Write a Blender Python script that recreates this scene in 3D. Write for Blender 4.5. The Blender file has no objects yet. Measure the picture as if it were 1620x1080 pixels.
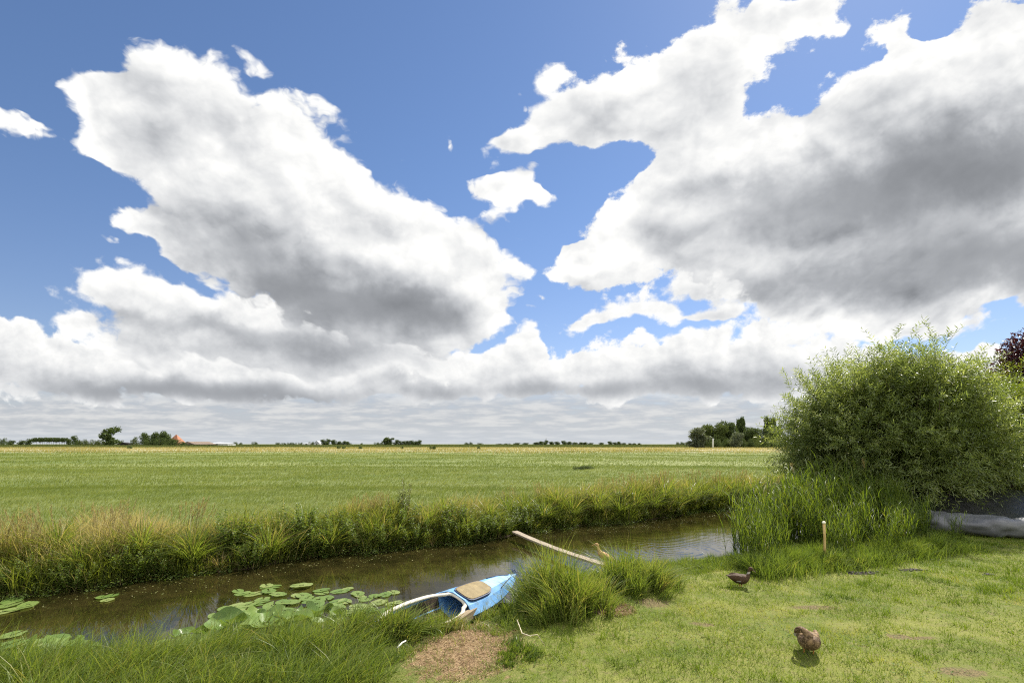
import bpy, bmesh, math, random
import numpy as np
from mathutils import Vector, Matrix, noise as mnoise
R = math.radians
S = bpy.context.scene
C = S.collection
F = 810.0            # focal length in photo pixels; H camera height above the lawn
H = 2.2
HOR = 702.0
# ---------------------------------------------------------------- camera
cam = bpy.data.cameras.new('camera'); camo = bpy.data.objects.new('camera', cam); C.objects.link(camo)
cam.sensor_width = 36; cam.lens = 18; cam.shift_y = (HOR - 540) / 1620
cam.clip_start = 0.05; cam.clip_end = 20000
camo.location = (0, 0, H); camo.rotation_euler = (R(90), 0, 0)
S.camera = camo
# ---------------------------------------------------------------- exposure
S.view_settings.view_transform = 'Standard'; S.view_settings.look = 'None'
S.view_settings.gamma = 1; S.view_settings.exposure = EXPO = 0.78
S.render.engine = 'CYCLES'
S.cycles.use_denoising = False
S.cycles.use_adaptive_sampling = True; S.cycles.adaptive_threshold = 0.013; S.cycles.filter_width = 1.15
S.cycles.max_bounces = 8; S.cycles.transparent_max_bounces = 16
S.cycles.caustics_reflective = False; S.cycles.caustics_refractive = False
# ---------------------------------------------------------------- sun
SUN_EL, SUN_AZ = 48.0, 36.0          # azimuth measured from +Y towards +X
sl = bpy.data.lights.new('sun', 'SUN'); sl.energy = 5.0; sl.angle = R(0.5); sl.color = (1.0, 0.94, 0.84)
so = bpy.data.objects.new('sun', sl); C.objects.link(so)
sd = Vector((math.sin(R(SUN_AZ)) * math.cos(R(SUN_EL)), math.cos(R(SUN_AZ)) * math.cos(R(SUN_EL)), math.sin(R(SUN_EL))))
so.rotation_euler = sd.to_track_quat('Z', 'Y').to_euler()
so.location = sd * 100

# ---------------------------------------------------------------- tiny expression helper for node trees
class E:
    def __init__(s, t, k): s.t, s.k = t, k
    def _m(s, op, *a, clamp=False):
        n = s.t.nodes.new('ShaderNodeMath'); n.operation = op; n.use_clamp = clamp
        for i, x in enumerate((s,) + a):
            if isinstance(x, E): s.t.links.new(x.k, n.inputs[i])
            else: n.inputs[i].default_value = x
        return E(s.t, n.outputs[0])
    def __add__(s, o): return s._m('ADD', o)
    __radd__ = __add__
    def __sub__(s, o): return s._m('SUBTRACT', o)
    def __rsub__(s, o): return (s * -1.0) + o
    def __mul__(s, o): return s._m('MULTIPLY', o)
    __rmul__ = __mul__
    def __truediv__(s, o): return s._m('DIVIDE', o)
    def exp(s): return s._m('EXPONENT')
    def ln(s): return s._m('LOGARITHM', 2.718281828)
    def abs(s): return s._m('ABSOLUTE')
    def max(s, o): return s._m('MAXIMUM', o)
    def min(s, o): return s._m('MINIMUM', o)
    def clamp(s): return s._m('ADD', 0.0, clamp=True)
    def pow(s, o): return s._m('POWER', o)
    def ramp(s, a, b, c=0.0, d=1.0, smooth=True):
        n = s.t.nodes.new('ShaderNodeMapRange'); n.interpolation_type = 'SMOOTHSTEP' if smooth else 'LINEAR'
        s.t.links.new(s.k, n.inputs[0])
        for i, x in zip((1, 2, 3, 4), (a, b, c, d)): n.inputs[i].default_value = x
        return E(s.t, n.outputs[0])
def comb(t, x, y, z=0.0):
    n = t.nodes.new('ShaderNodeCombineXYZ')
    for i, v in enumerate((x, y, z)):
        if isinstance(v, E): t.links.new(v.k, n.inputs[i])
        else: n.inputs[i].default_value = v
    return n.outputs[0]
def sep(t, k):
    n = t.nodes.new('ShaderNodeSeparateXYZ'); t.links.new(k, n.inputs[0])
    return [E(t, o) for o in n.outputs[:3]]
def vop(t, op, a, b):
    n = t.nodes.new('ShaderNodeVectorMath'); n.operation = op
    for i, v in enumerate((a, b)):
        if isinstance(v, bpy.types.NodeSocket): t.links.new(v, n.inputs[i])
        elif isinstance(v, E): t.links.new(v.k, n.inputs[i])
        elif op == 'SCALE' and i == 1: n.inputs['Scale'].default_value = v
        else: n.inputs[i].default_value = v
    return n.outputs[0]
def vscale(t, a, s):
    n = t.nodes.new('ShaderNodeVectorMath'); n.operation = 'SCALE'
    t.links.new(a, n.inputs[0])
    if isinstance(s, E): t.links.new(s.k, n.inputs['Scale'])
    else: n.inputs['Scale'].default_value = s
    return n.outputs[0]
def noise_n(t, vec, scale, detail=4, rough=0.55, dim='3D', lac=2.0, color=False, w=None, dist=0.0):
    n = t.nodes.new('ShaderNodeTexNoise'); n.noise_dimensions = dim
    if vec is not None: t.links.new(vec, n.inputs['Vector'])
    n.inputs['Scale'].default_value = scale; n.inputs['Detail'].default_value = detail
    n.inputs['Roughness'].default_value = rough; n.inputs['Lacunarity'].default_value = lac
    n.inputs['Distortion'].default_value = dist
    return n.outputs['Color'] if color else E(t, n.outputs[0])
def voro_n(t, vec, scale, detail=3, rough=0.5, dim='2D', feature='F1', lac=2.0, smooth=0.5):
    n = t.nodes.new('ShaderNodeTexVoronoi'); n.voronoi_dimensions = dim; n.feature = feature
    t.links.new(vec, n.inputs['Vector'])
    n.inputs['Scale'].default_value = scale; n.inputs['Detail'].default_value = detail
    n.inputs['Roughness'].default_value = rough; n.inputs['Lacunarity'].default_value = lac
    n.normalize = True
    if feature == 'SMOOTH_F1': n.inputs['Smoothness'].default_value = smooth
    return E(t, n.outputs['Distance'])
def mixc(t, f, a, b, mode='MIX'):
    n = t.nodes.new('ShaderNodeMix'); n.data_type = 'RGBA'; n.blend_type = mode; n.clamp_factor = True
    for i, v in ((0, f), (6, a), (7, b)):
        if isinstance(v, E): t.links.new(v.k, n.inputs[i])
        elif isinstance(v, bpy.types.NodeSocket): t.links.new(v, n.inputs[i])
        elif i == 0: n.inputs[0].default_value = v
        else: n.inputs[i].default_value = (v[0], v[1], v[2], 1)
    return n.outputs[2]

# ---------------------------------------------------------------- sky: Nishita with a procedural cumulus layer laid out by direction
W = bpy.data.worlds.new('World'); S.world = W; W.use_nodes = True
SKYK = 0.10
wt = W.node_tree; wt.nodes.clear()
W.cycles.sampling_method = 'MANUAL'; W.cycles.sample_map_resolution = 512
# blobs: x, y, radius x, radius y (thousandths of the tangent plane ahead), turn, weight
# far row of flat-based cumulus, the middle bank, then the two great clouds
B1 = [ (20,560,100,52,0,1.1), (140,590,110,44,0,1), (300,600,140,40,0,1), (450,600,110,40,0,.9), (20,515,60,20,0,.5), (600,605,80,38,0,.9),
       (690,595,80,42,0,.9), (835,550,42,36,0,.9), (780,600,80,38,0,.9), (925,570,52,42,0,.9), (860,600,70,34,0,.8), (1045,560,70,44,0,1), (980,600,80,34,0,.8), (1130,580,80,50,0,.9), (1220,560,55,60,0,.9), (1300,590,160,60,0,.9), (1590,590,90,34,0,.95), (1500,580,70,28,0,.6) ]
B2 = [ (540,520,120,34,10,.8), (215,462,100,40,8,.95), (330,505,140,46,10,1), (470,545,150,46,4,.95), (620,560,110,40,0,.7), (120,510,50,20,0,.55), (250,545,140,36,0,.8),
       (1210,465,90,30,5,.6), (1120,440,110,40,5,.7), (1330,500,110,42,0,.9), (1450,515,150,26,-4,.6), (930,502,55,15,-8,.75), (1030,484,80,20,5,.7), (1120,505,80,12,0,.6) ]
B3 = [ (225,165,95,75,0,1), (345,205,115,95,25,1), (425,290,130,100,30,1), (545,360,140,95,25,1), (645,410,130,85,20,1), (735,445,72,82,0,1), (490,395,110,75,20,.7), (160,145,40,36,0,.6), (172,238,55,30,35,.85), (245,215,60,65,0,.5), (320,310,80,75,35,.8), (400,400,90,62,25,.9), (500,455,120,52,15,.9), (610,500,130,42,8,.9), (710,490,110,44,0,.9),
       (225,362,70,24,18,.85), (300,395,60,26,20,.7),
       (900,165,70,48,-15,.95), (990,145,75,55,-25,1), (830,212,55,26,-20,.7), (1110,90,85,60,-30,1), (1215,45,85,55,-25,1), (1300,15,45,34,-40,.7), (1115,165,90,52,0,.9), (1030,205,80,34,0,.6), (868,110,36,20,-30,.5),
       (815,300,72,27,8,.95), (713,228,15,22,0,.47), (10,195,60,26,22,.48), (90,216,50,14,8,.30),
       (1075,280,80,58,-20,1), (1180,265,115,66,-10,1), (1330,300,165,95,-20,1.1), (1560,250,200,125,-10,1.2), (1380,178,115,52,-25,1), (1500,105,125,55,-15,1.05), (1630,60,130,75,0,1.1), (1430,75,52,44,30,.85), (1035,365,78,50,-10,.95), (1170,380,150,66,0,1), (1330,420,180,78,0,1), (1550,425,220,78,0,1.2), (918,390,55,24,8,.8), (882,425,36,15,0,.5), (1300,480,120,40,0,.6), (970,425,70,42,0,.8), (905,205,85,36,0,.75) ]
S1 = [ (360,622,230,20,3,1.6), (160,614,120,18,0,1.0), (460,636,90,14,0,1.0), (700,622,80,14,0,.9), (850,618,55,18,0,1.2), (960,615,55,16,0,1.0), (1110,610,120,20,0,1.3), (1060,585,30,10,0,.4), (620,600,50,12,0,.6), (1240,600,50,20,0,.6) ]
S3 = [ (470,470,170,52,25,1.5), (640,495,130,38,12,2.0), (400,375,110,48,30,.6), (235,255,60,50,30,.35), (560,420,60,30,30,.3), (520,560,160,20,5,.9), (340,520,110,16,10,.8), (200,500,50,12,0,.4),
       (1370,300,220,58,-14,1.5), (1570,260,180,80,-12,2.2), (1520,395,200,60,0,1.0), (1170,300,110,30,-14,.55), (1330,450,170,34,0,.9), (1080,380,60,34,0,.3), (1200,330,60,30,0,.3), (945,175,40,26,0,.3), (1620,440,200,54,0,1.0), (1000,240,30,12,0,.2), (1200,470,80,16,0,.4), (1240,150,50,16,-30,.15) ]
def blobfield(t, P, lst):
    acc = None
    for (x, y, rx, ry, a, w) in lst:
        m = t.nodes.new('ShaderNodeMapping'); m.vector_type = 'TEXTURE'
        # each blob waits for the one before it, which keeps the compiled shader small
        t.links.new(P if acc is None else vop(t, 'ADD', P, vscale(t, comb(t, acc, acc), 1e-7)), m.inputs[0])
        m.inputs[1].default_value = ((x - 810) / 810, (HOR - y) / 810, 0)
        m.inputs[2].default_value = (0, 0, -R(a))
        m.inputs[3].default_value = (rx / 810, ry / 810, 1)
        d = vop(t, 'DOT_PRODUCT', m.outputs[0], m.outputs[0])
        n = m.outputs[0].node
        dn = d.node
        e = (E(t, dn.outputs['Value']) * -1.45).exp() * w
        acc = e if acc is None else acc + e
    return acc
def qcoord(t, P):
    u, v, _ = sep(t, P)
    h = v.max(-0.2) + 0.75
    return comb(t, u / h, h.ln() * 1.25)
def seq(t, P, acc): return vop(t, 'ADD', P, vscale(t, comb(t, acc, acc), 1e-7))   # evaluate after acc
# groups: broad cloud field, and billowed edge detail
def mkgroup(name, fn, outs=1):
    g = bpy.data.node_groups.new(name, 'ShaderNodeTree')
    g.interface.new_socket('P', in_out='INPUT', socket_type='NodeSocketVector')
    g.interface.new_socket('v', in_out='OUTPUT', socket_type='NodeSocketFloat')
    gi = g.nodes.new('NodeGroupInput'); go = g.nodes.new('NodeGroupOutput')
    r = fn(g, gi.outputs[0])
    if isinstance(r, tuple):
        g.interface.new_socket('w', in_out='OUTPUT', socket_type='NodeSocketFloat')
        g.links.new(r[0].k, go.inputs[0]); g.links.new(r[1].k, go.inputs[1])
    else: g.links.new(r.k, go.inputs[0])
    return g
def f_coarse(g, P, lst):
    Q = qcoord(g, P)
    wv = vscale(g, vop(g, 'SUBTRACT', noise_n(g, Q, 7.0, 3, 0.55, '2D', color=True), (0.5, 0.5, 0.5)), 0.11)
    return blobfield(g, vop(g, 'ADD', P, wv), lst) - 0.36
def f_detail(g, P, flat=False):
    Q = P if flat else qcoord(g, P)
    Q2 = vop(g, 'ADD', Q, vscale(g, vop(g, 'SUBTRACT', noise_n(g, Q, 16, 3, 0.6, '2D', color=True), (0.5, 0.5, 0.5)), 0.05))
    bill = voro_n(g, Q2, 11.0, 4.0, 0.5)
    fbm = noise_n(g, Q, 8.5, 8, 0.62, '2D')
    u_, v_, _z = sep(g, P)
    wisp = (v_.ramp(0.3, 0.8) * u_.ramp(-0.05, 0.25)).max(u_.ramp(0.03, 0.12) * u_.ramp(0.5, 0.35) * 0.8)
    return (0.42 - bill) * (1.0 - wisp * 0.5) * 1.35 + (fbm - 0.5) * (0.26 + wisp * 2.0), (0.42 - bill) * 0.9 + (fbm - 0.5) * 0.28
def f_lumps(g, P):
    Q = qcoord(g, P)
    Q2 = vop(g, 'ADD', Q, vscale(g, vop(g, 'SUBTRACT', noise_n(g, Q, 8, 3, 0.6, '2D', color=True), (0.5, 0.5, 0.5)), 0.10))
    return 0.5 - voro_n(g, Q2, 5.0, 2.0, 0.45, feature='SMOOTH_F1', smooth=0.6)
GL = mkgroup('cloud_lumps', f_lumps)
GC = [mkgroup('cloud_mass', lambda g, P, l=l: f_coarse(g, P, l)) for l in (B1, B2, B3)]; GD = mkgroup('cloud_billows', f_detail); GF = mkgroup('far_cloud_billows', lambda g, P: f_detail(g, P, True))
def use(g, P):
    n = wt.nodes.new('ShaderNodeGroup'); n.node_tree = g; wt.links.new(P, n.inputs[0])
    return (E(wt, n.outputs[0]), E(wt, n.outputs[1])) if len(n.outputs) > 1 else E(wt, n.outputs[0])
tc = wt.nodes.new('ShaderNodeTexCoord')
dx, dy, dz = sep(wt, tc.outputs['Generated'])
ay = dy.abs().max(0.03)
P0 = comb(wt, dx / ay, dz / ay)
sx, sy = 0.55, 0.83
u0, v0, _ = sep(wt, P0)
d0, h0 = use(GD, P0)
d1, h1 = use(GD, vop(wt, 'ADD', seq(wt, P0, d0), (0.024 * sx, 0.024 * sy, 0)))
l0 = use(GL, seq(wt, P0, d1))
l1 = use(GL, vop(wt, 'ADD', seq(wt, P0, l0), (0.05 * sx, 0.05 * sy, 0)))
relief = (h0 - h1) * 1.25 + (l0 - l1) * 2.5
# the far row has smaller billows
PF = vop(wt, 'MULTIPLY', seq(wt, P0, l1), (1.5, 1.9, 1.0))
e0, k0 = use(GF, PF)
e1, k1 = use(GF, vop(wt, 'ADD', vop(wt, 'MULTIPLY', seq(wt, P0, e0), (1.5, 1.9, 1.0)), (0.03 * sx, 0.03 * sy, 0)))
relief_far = (k0 - k1) * 1.0
wsh = noise_n(wt, seq(wt, P0, k1), 5.0, 5, 0.6, '2D', color=True)
Psh = vop(wt, 'ADD', P0, vscale(wt, vop(wt, 'SUBTRACT', wsh, (.5, .5, .5)), v0.ramp(0.05, 0.4, 0.04, 0.16)))
CK = 0.62 / SKYK                      # cloud radiance on the sky's own scale; the Background strength multiplies both
def layer(i, prev, det, rel, shl, off, damp, soft, k0_, k2_):
    c0 = use(GC[i], seq(wt, P0, prev))
    c2 = use(GC[i], vop(wt, 'ADD', seq(wt, P0, c0), (off * sx, off * sy, 0)))
    f = c0 + (c0 - 0.18).max(0.0) * 2.5 + det * damp * c0.ramp(-0.35, -0.25)
    shade = blobfield(wt, vop(wt, 'ADD', Psh, vscale(wt, comb(wt, c2, c2), 1e-7)), shl) if shl else None
    opt = c0.max(0.0) * k0_ + c2.max(0.0) * k2_
    if shade is not None: opt = opt + shade * 1.25
    light = (opt * -0.95).exp()
    kr = ((1.0 - shade * 0.6).max(0.12)) if shade is not None else 0.8
    light = (light * 1.0 + rel * 0.66 * kr).clamp()
    lo = v0.ramp(0.0, 0.3, 0.31, 0.25)
    val = lo + (1.0 - lo) * light.pow(0.9)
    cc = mixc(wt, light, (0.92, 0.965, 1.04), (1.0, 0.995, 0.97))
    return f.ramp(-0.02, soft), vscale(wt, vop(wt, 'MULTIPLY', cc, comb(wt, val, val, val)), CK), c2
sky = wt.nodes.new('ShaderNodeTexSky'); sky.sky_type = 'NISHITA'; sky.sun_disc = False
sky.sun_elevation = R(SUN_EL); sky.sun_rotation = R(SUN_AZ); sky.altitude = 0; sky.air_density = 1.0; sky.dust_density = 0.15; sky.ozone_density = 2.0
skyc = mixc(wt, 1.0, sky.outputs[0], mixc(wt, dz.ramp(0.05, 0.5), (0.62, 0.60, 0.68), (0.58, 0.635, 0.73)), 'MULTIPLY')
# low veil of far stratus and haze near the horizon
st = noise_n(wt, comb(wt, u0 * 8.0, (v0 + 0.06).ln() * 6.0), 1.5, 7, 0.6, '2D')
veil = v0.ramp(0.07, 0.17, 1.0, 0.0)
veilc = mixc(wt, st.ramp(0.34, 0.70), (0.60, 0.635, 0.69), (0.86, 0.865, 0.865))
veilr = vscale(wt, veilc, CK * 0.80)
s1 = mixc(wt, veil * 0.95 * (st.ramp(.2, .5, .75, 1.0)), skyc, veilr)
# clouds dissolve into the veil low down; far row first, then the middle bank, then the great clouds
base = (v0 + (noise_n(wt, comb(wt, u0 * 1.6, v0 * 3.0), 6.0, 6, 0.6, '2D') - 0.5) * 0.06).ramp(0.062, 0.080)
a1, r1, q1 = layer(0, k1, e0, relief_far, S1, 0.05, 0.72, 0.20, 0.34, 0.42)
s2 = mixc(wt, a1 * base, s1, r1)
a2, r2, q2 = layer(1, q1, e0 * 0.5 + d0 * 0.6, relief_far * 0.6 + relief * 0.5, S3[5:8], 0.07, 0.95, 0.26, 0.40, 0.5)
s2 = mixc(wt, a2 * base, s2, r2)
a3, r3, q3 = layer(2, q2, d0, relief, S3, 0.10, 1.1, 0.20, 0.27, 0.22)
s2 = mixc(wt, a3 * base, s2, r3)
# unseen broken bright cloud added behind the camera as fill for sides facing it
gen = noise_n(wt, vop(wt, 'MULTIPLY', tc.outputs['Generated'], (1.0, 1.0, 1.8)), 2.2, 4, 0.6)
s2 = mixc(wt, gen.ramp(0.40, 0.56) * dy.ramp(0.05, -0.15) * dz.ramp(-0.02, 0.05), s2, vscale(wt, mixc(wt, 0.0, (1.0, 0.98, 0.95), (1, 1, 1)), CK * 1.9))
hz = v0.ramp(0.0, 0.05, 0.55, 0.0)
s3 = mixc(wt, hz, s2, vscale(wt, mixc(wt, 0.0, (0.66, 0.72, 0.79), (1, 1, 1)), CK * 0.85))
bg = wt.nodes.new('ShaderNodeBackground'); bg.inputs[1].default_value = SKYK
wt.links.new(s3, bg.inputs[0])
wo = wt.nodes.new('ShaderNodeOutputWorld'); wt.links.new(bg.outputs[0], wo.inputs[0])
# ================================================================ helpers
rng = np.random.default_rng(7)
random.seed(7)
def tag(o, label=None, cat=None, group=None, kind=None):
    if label: o['label'] = label
    if cat: o['category'] = cat
    if group: o['group'] = group
    if kind: o['kind'] = kind
    return o
def link(name, me, mat=None, parent=None, loc=(0, 0, 0), smooth=False):
    o = bpy.data.objects.new(name, me); C.objects.link(o); o.location = loc
    if mat is not None:
        for m in (mat if isinstance(mat, (list, tuple)) else [mat]): me.materials.append(m)
    if parent: o.parent = parent
    if smooth: me.shade_smooth()
    return o
def empty(name, loc=(0, 0, 0), rz=0):
    o = bpy.data.objects.new(name, None); C.objects.link(o); o.location = loc; o.rotation_euler = (0, 0, rz)
    o.empty_display_size = 0.2
    return o
def px(x, y, z=0.0):
    """ground point (height z) seen at photo position x, y"""
    d = (H - z) * F / (y - HOR)
    return ((x - 810) / F * d, d, z)
def np_mesh(name, V, faces, tone=None):
    """faces: list of int arrays (n,k) ; tone: list of float arrays per face list"""
    me = bpy.data.meshes.new(name)
    V = np.ascontiguousarray(V, dtype=np.float32).reshape(-1, 3)
    me.vertices.add(len(V)); me.vertices.foreach_set('co', V.ravel())
    idx = np.concatenate([f.ravel() for f in faces]).astype(np.int32)
    tot = np.concatenate([np.full(len(f), f.shape[1]) for f in faces]).astype(np.int32)
    start = np.concatenate([[0], np.cumsum(tot)[:-1]]).astype(np.int32)
    me.loops.add(len(idx)); me.loops.foreach_set('vertex_index', idx)
    me.polygons.add(len(tot)); me.polygons.foreach_set('loop_start', start); me.polygons.foreach_set('loop_total', tot)
    if tone is not None:
        a = me.attributes.new('tone', 'FLOAT', 'FACE')
        a.data.foreach_set('value', np.concatenate(tone).astype(np.float32))
    me.update(calc_edges=True)
    return me
def blades(P, h, w, face, lean, segs=2, droop=0.25, tone=None):
    """ribbon blades: P (n,3), h, w, face azimuth (n), lean (n,2) tip offset as a fraction of h"""
    n = len(P); k = 2 * segs + 1
    V = np.empty((n, k, 3), np.float32)
    sx_, sy_ = np.cos(face) * w * 0.5, np.sin(face) * w * 0.5
    for i in range(segs + 1):
        t = i / segs
        c = np.stack([P[:, 0] + lean[:, 0] * h * t ** 1.8, P[:, 1] + lean[:, 1] * h * t ** 1.8,
                      P[:, 2] + h * (t - droop * t * t * np.minimum(1.6, np.hypot(lean[:, 0], lean[:, 1])))], 1)
        if i == segs: V[:, k - 1] = c
        else:
            q = (1 - t ** 2.2) * (0.75 + 0.6 * min(t, .5))
            V[:, 2 * i] = c; V[:, 2 * i + 1] = c
            V[:, 2 * i, 0] -= sx_ * q; V[:, 2 * i, 1] -= sy_ * q
            V[:, 2 * i + 1, 0] += sx_ * q; V[:, 2 * i + 1, 1] += sy_ * q
    base = (np.arange(n) * k)[:, None]
    fs, ts = [], []
    tn = tone if tone is not None else rng.random(n)
    for i in range(segs - 1):
        fs.append(base + np.array([[2 * i, 2 * i + 1, 2 * i + 3, 2 * i + 2]])); ts.append(tn)
    fs.append(base + np.array([[2 * segs - 2, 2 * segs - 1, 2 * segs]])); ts.append(tn)
    return V.reshape(-1, 3), fs, ts
def leaves(P, D, N, L, Wd, tone=None, fold=0.18, tipw=0.45):
    """pointed leaves, 2 quads folded on the midrib: P base, D direction, N rough normal"""
    n = len(P)
    D = D / np.linalg.norm(D, axis=1, keepdims=True)
    T = np.cross(D, N); T /= np.linalg.norm(T, axis=1, keepdims=True) + 1e-9
    U = np.cross(T, D)
    L = np.broadcast_to(L, (n,))[:, None]; Wd = np.broadcast_to(Wd, (n,))[:, None]
    V = np.empty((n, 4, 3), np.float32)
    V[:, 0] = P
    V[:, 1] = P + D * L * tipw + T * Wd * .5 + U * Wd * fold
    V[:, 2] = P + D * L - U * L * .08
    V[:, 3] = P + D * L * tipw - T * Wd * .5 + U * Wd * fold
    base = (np.arange(n) * 4)[:, None]
    tn = tone if tone is not None else rng.random(n)
    return V.reshape(-1, 3), [base + np.array([[0, 1, 2]]), base + np.array([[0, 2, 3]])], [tn, tn]
def join(parts):
    off = 0; Vs, Fs, Ts = [], [], []
    for V, f, t in parts:
        Vs.append(V); Fs += [q + off for q in f]; Ts += t; off += len(V)
    return np.concatenate(Vs), Fs, Ts
def tube_np(pts, rad, sides=5, tone=0.5):
    pts = np.asarray(pts, float); n = len(pts); rad = np.broadcast_to(rad, (n,))
    V = []
    tn = np.gradient(pts, axis=0)
    for i in range(n):
        d = tn[i] / (np.linalg.norm(tn[i]) + 1e-9)
        a = np.array([0, 0, 1.]) if abs(d[2]) < .9 else np.array([1., 0, 0])
        u = np.cross(d, a); u /= np.linalg.norm(u); v = np.cross(d, u)
        for j in range(sides):
            th = 2 * math.pi * j / sides
            V.append(pts[i] + rad[i] * (math.cos(th) * u + math.sin(th) * v))
    f = np.array([[i * sides + j, i * sides + (j + 1) % sides, (i + 1) * sides + (j + 1) % sides, (i + 1) * sides + j]
                  for i in range(n - 1) for j in range(sides)])
    return np.array(V), [f], [np.full(len(f), tone)]
# ---------------------------------------------------------------- materials
def new_mat(name):
    m = bpy.data.materials.new(name); m.use_nodes = True
    t = m.node_tree; t.nodes.clear()
    out = t.nodes.new('ShaderNodeOutputMaterial')
    return m, t, out
def princ(t, out, col, rough=0.6, spec=0.5, metal=0.0, normal=None, **kw):
    b = t.nodes.new('ShaderNodeBsdfPrincipled')
    if isinstance(col, bpy.types.NodeSocket): t.links.new(col, b.inputs['Base Color'])
    else: b.inputs['Base Color'].default_value = (*col, 1)
    if isinstance(rough, E): t.links.new(rough.k, b.inputs['Roughness'])
    else: b.inputs['Roughness'].default_value = rough
    b.inputs['Specular IOR Level'].default_value = spec; b.inputs['Metallic'].default_value = metal
    for k, v in kw.items(): b.inputs[k].default_value = v
    if normal is not None: t.links.new(normal, b.inputs['Normal'])
    if out is not None: t.links.new(b.outputs[0], out.inputs[0])
    return b
def bump(t, hgt, strength=0.5, dist=0.02):
    n = t.nodes.new('ShaderNodeBump'); n.inputs['Strength'].default_value = strength; n.inputs['Distance'].default_value = dist
    t.links.new(hgt.k, n.inputs['Height']); return n.outputs[0]
def obj_co(t): return t.nodes.new('ShaderNodeTexCoord').outputs['Object']
def ramp_c(t, f, stops):
    n = t.nodes.new('ShaderNodeValToRGB'); t.links.new(f.k, n.inputs[0])
    e = n.color_ramp.elements
    while len(e) < len(stops): e.new(0.5)
    for q, (p, c) in zip(e, stops): q.position = p; q.color = (*c, 1)
    return n.outputs[0]
def leaf_mat(name, stops, trans=0.45, rough=0.5, spec=0.25, patch=None, tcol=(1.25, 1.2, 0.55)):
    """foliage: colour from the per-leaf tone, light passes through to the other side"""
    m, t, out = new_mat(name)
    a = t.nodes.new('ShaderNodeAttribute'); a.attribute_name = 'tone'
    tone = E(t, a.outputs['Fac'])
    if patch:
        tone = (tone * (1 - patch[1]) + noise_n(t, t.nodes.new('ShaderNodeNewGeometry').outputs['Position'], patch[0], 3, 0.6).ramp(.3, .7, 0, 1, False) * patch[1])
    col = ramp_c(t, tone, stops)
    b = princ(t, None, col, rough, spec)
    tr = t.nodes.new('ShaderNodeBsdfTranslucent')
    t.links.new(mixc(t, 1.0, col, tcol, 'MULTIPLY'), tr.inputs[0])
    mx = t.nodes.new('ShaderNodeMixShader'); mx.inputs[0].default_value = trans
    t.links.new(b.outputs[0], mx.inputs[1]); t.links.new(tr.outputs[0], mx.inputs[2]); t.links.new(mx.outputs[0], out.inputs[0])
    return m
# ================================================================ terrain
NEAR = np.array([(-60, -26), (-40, -14), (-12, 2.7), (-6, 5.35), (-4, 5.75), (-2.2, 6.25), (-0.8, 6.75), (0.3, 7.9), (1.2, 9.1), (2, 9.8), (3.4, 10.3), (4.9, 11.0), (6.5, 12.6), (9, 14.4), (40, 35.4), (80, 62)], float)
def y_near(x): return np.interp(x, NEAR[:, 0], NEAR[:, 1])
def y_far(x):
    x = np.asarray(x, float)
    return 14.55 + 0.676 * x + 0.22 * np.sin(x * 1.1) + 0.14 * np.sin(x * 2.7 + 1) + 0.08 * np.sin(x * 6.1)
WZ = -0.40
def ss(t): t = np.clip(t, 0, 1); return t * t * (3 - 2 * t)
def vnoise(x, y, s, seed=0):
    """cheap smooth value noise on arrays"""
    x = np.asarray(x, float) / s; y = np.asarray(y, float) / s
    xi = np.floor(x).astype(np.int64); yi = np.floor(y).astype(np.int64)
    fx = x - xi; fy = y - yi; fx = fx * fx * (3 - 2 * fx); fy = fy * fy * (3 - 2 * fy)
    def hsh(a, b):
        h = (a * 374761393 + b * 668265263 + seed * 974711) & 0xffffffff
        h = ((h ^ (h >> 13)) * 1274126177) & 0xffffffff
        return ((h ^ (h >> 16)) & 0xffff) / 65535.0
    return (hsh(xi, yi) * (1 - fx) + hsh(xi + 1, yi) * fx) * (1 - fy) + (hsh(xi, yi + 1) * (1 - fx) + hsh(xi + 1, yi + 1) * fx) * fy
def ground_z(x, y):
    x = np.asarray(x, float); y = np.asarray(y, float)
    sn = (y_near(x) - y) * 0.85 + (vnoise(x, y, .5, 3) - .5) * .12     # + landward, near side
    sf = (y - y_far(x)) * 0.83 + (vnoise(x, y, .4, 4) - .5) * .15
    s = np.maximum(sn, sf)
    land = WZ + 0.40 * ss(s / 0.75)
    under = WZ - 0.55 * ss(-s / 0.7)
    z = np.where(s > 0, land, under)
    z = z + np.where(s > 0, (vnoise(x, y, 1.3, 1) - .5) * .05 + (vnoise(x, y, .35, 2) - .5) * .025, 0)
    z = z + np.where(sf > 3, (vnoise(x, y, 9, 5) - .5) * .22 * ss((sf - 3) / 10), 0)
    return z
def axis(a, b, step, lo, hi):
    c = list(np.arange(a, b, step)); s = step; v = c[-1]
    while v < hi: s *= 1.13; v += s; c.append(v)
    s = step; v = c[0]; pre = []
    while v > lo: s *= 1.13; v -= s; pre.append(v)
    return np.array(pre[::-1] + c)
gx = axis(-14, 16, 0.11, -9000, 9000); gy = axis(2.5, 26, 0.10, -3000, 12000)
GX, GY = np.meshgrid(gx, gy)
gv = np.stack([GX, GY, ground_z(GX, GY)], -1).reshape(-1, 3)
ni, nj = len(gx), len(gy)
ii = (np.arange(nj - 1)[:, None] * ni + np.arange(ni - 1)[None, :]).ravel()
gf = np.stack([ii, ii + 1, ii + ni + 1, ii + ni], 1)
m_ground, t, out = new_mat('ground_soil_and_turf')
co = t.nodes.new('ShaderNodeNewGeometry').outputs['Position']
X, Y, Z = sep(t, co)
n1 = noise_n(t, co, 0.9, 6, 0.65); n2 = noise_n(t, co, 9.0, 6, 0.7); n3 = noise_n(t, co, 60.0, 3, 0.6)
lawn = mixc(t, n1.ramp(.35, .65), (0.10, 0.135, 0.022), (0.20, 0.21, 0.05))
lawn = mixc(t, n2.ramp(.45, .75), lawn, (0.19, 0.17, 0.07))
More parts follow.
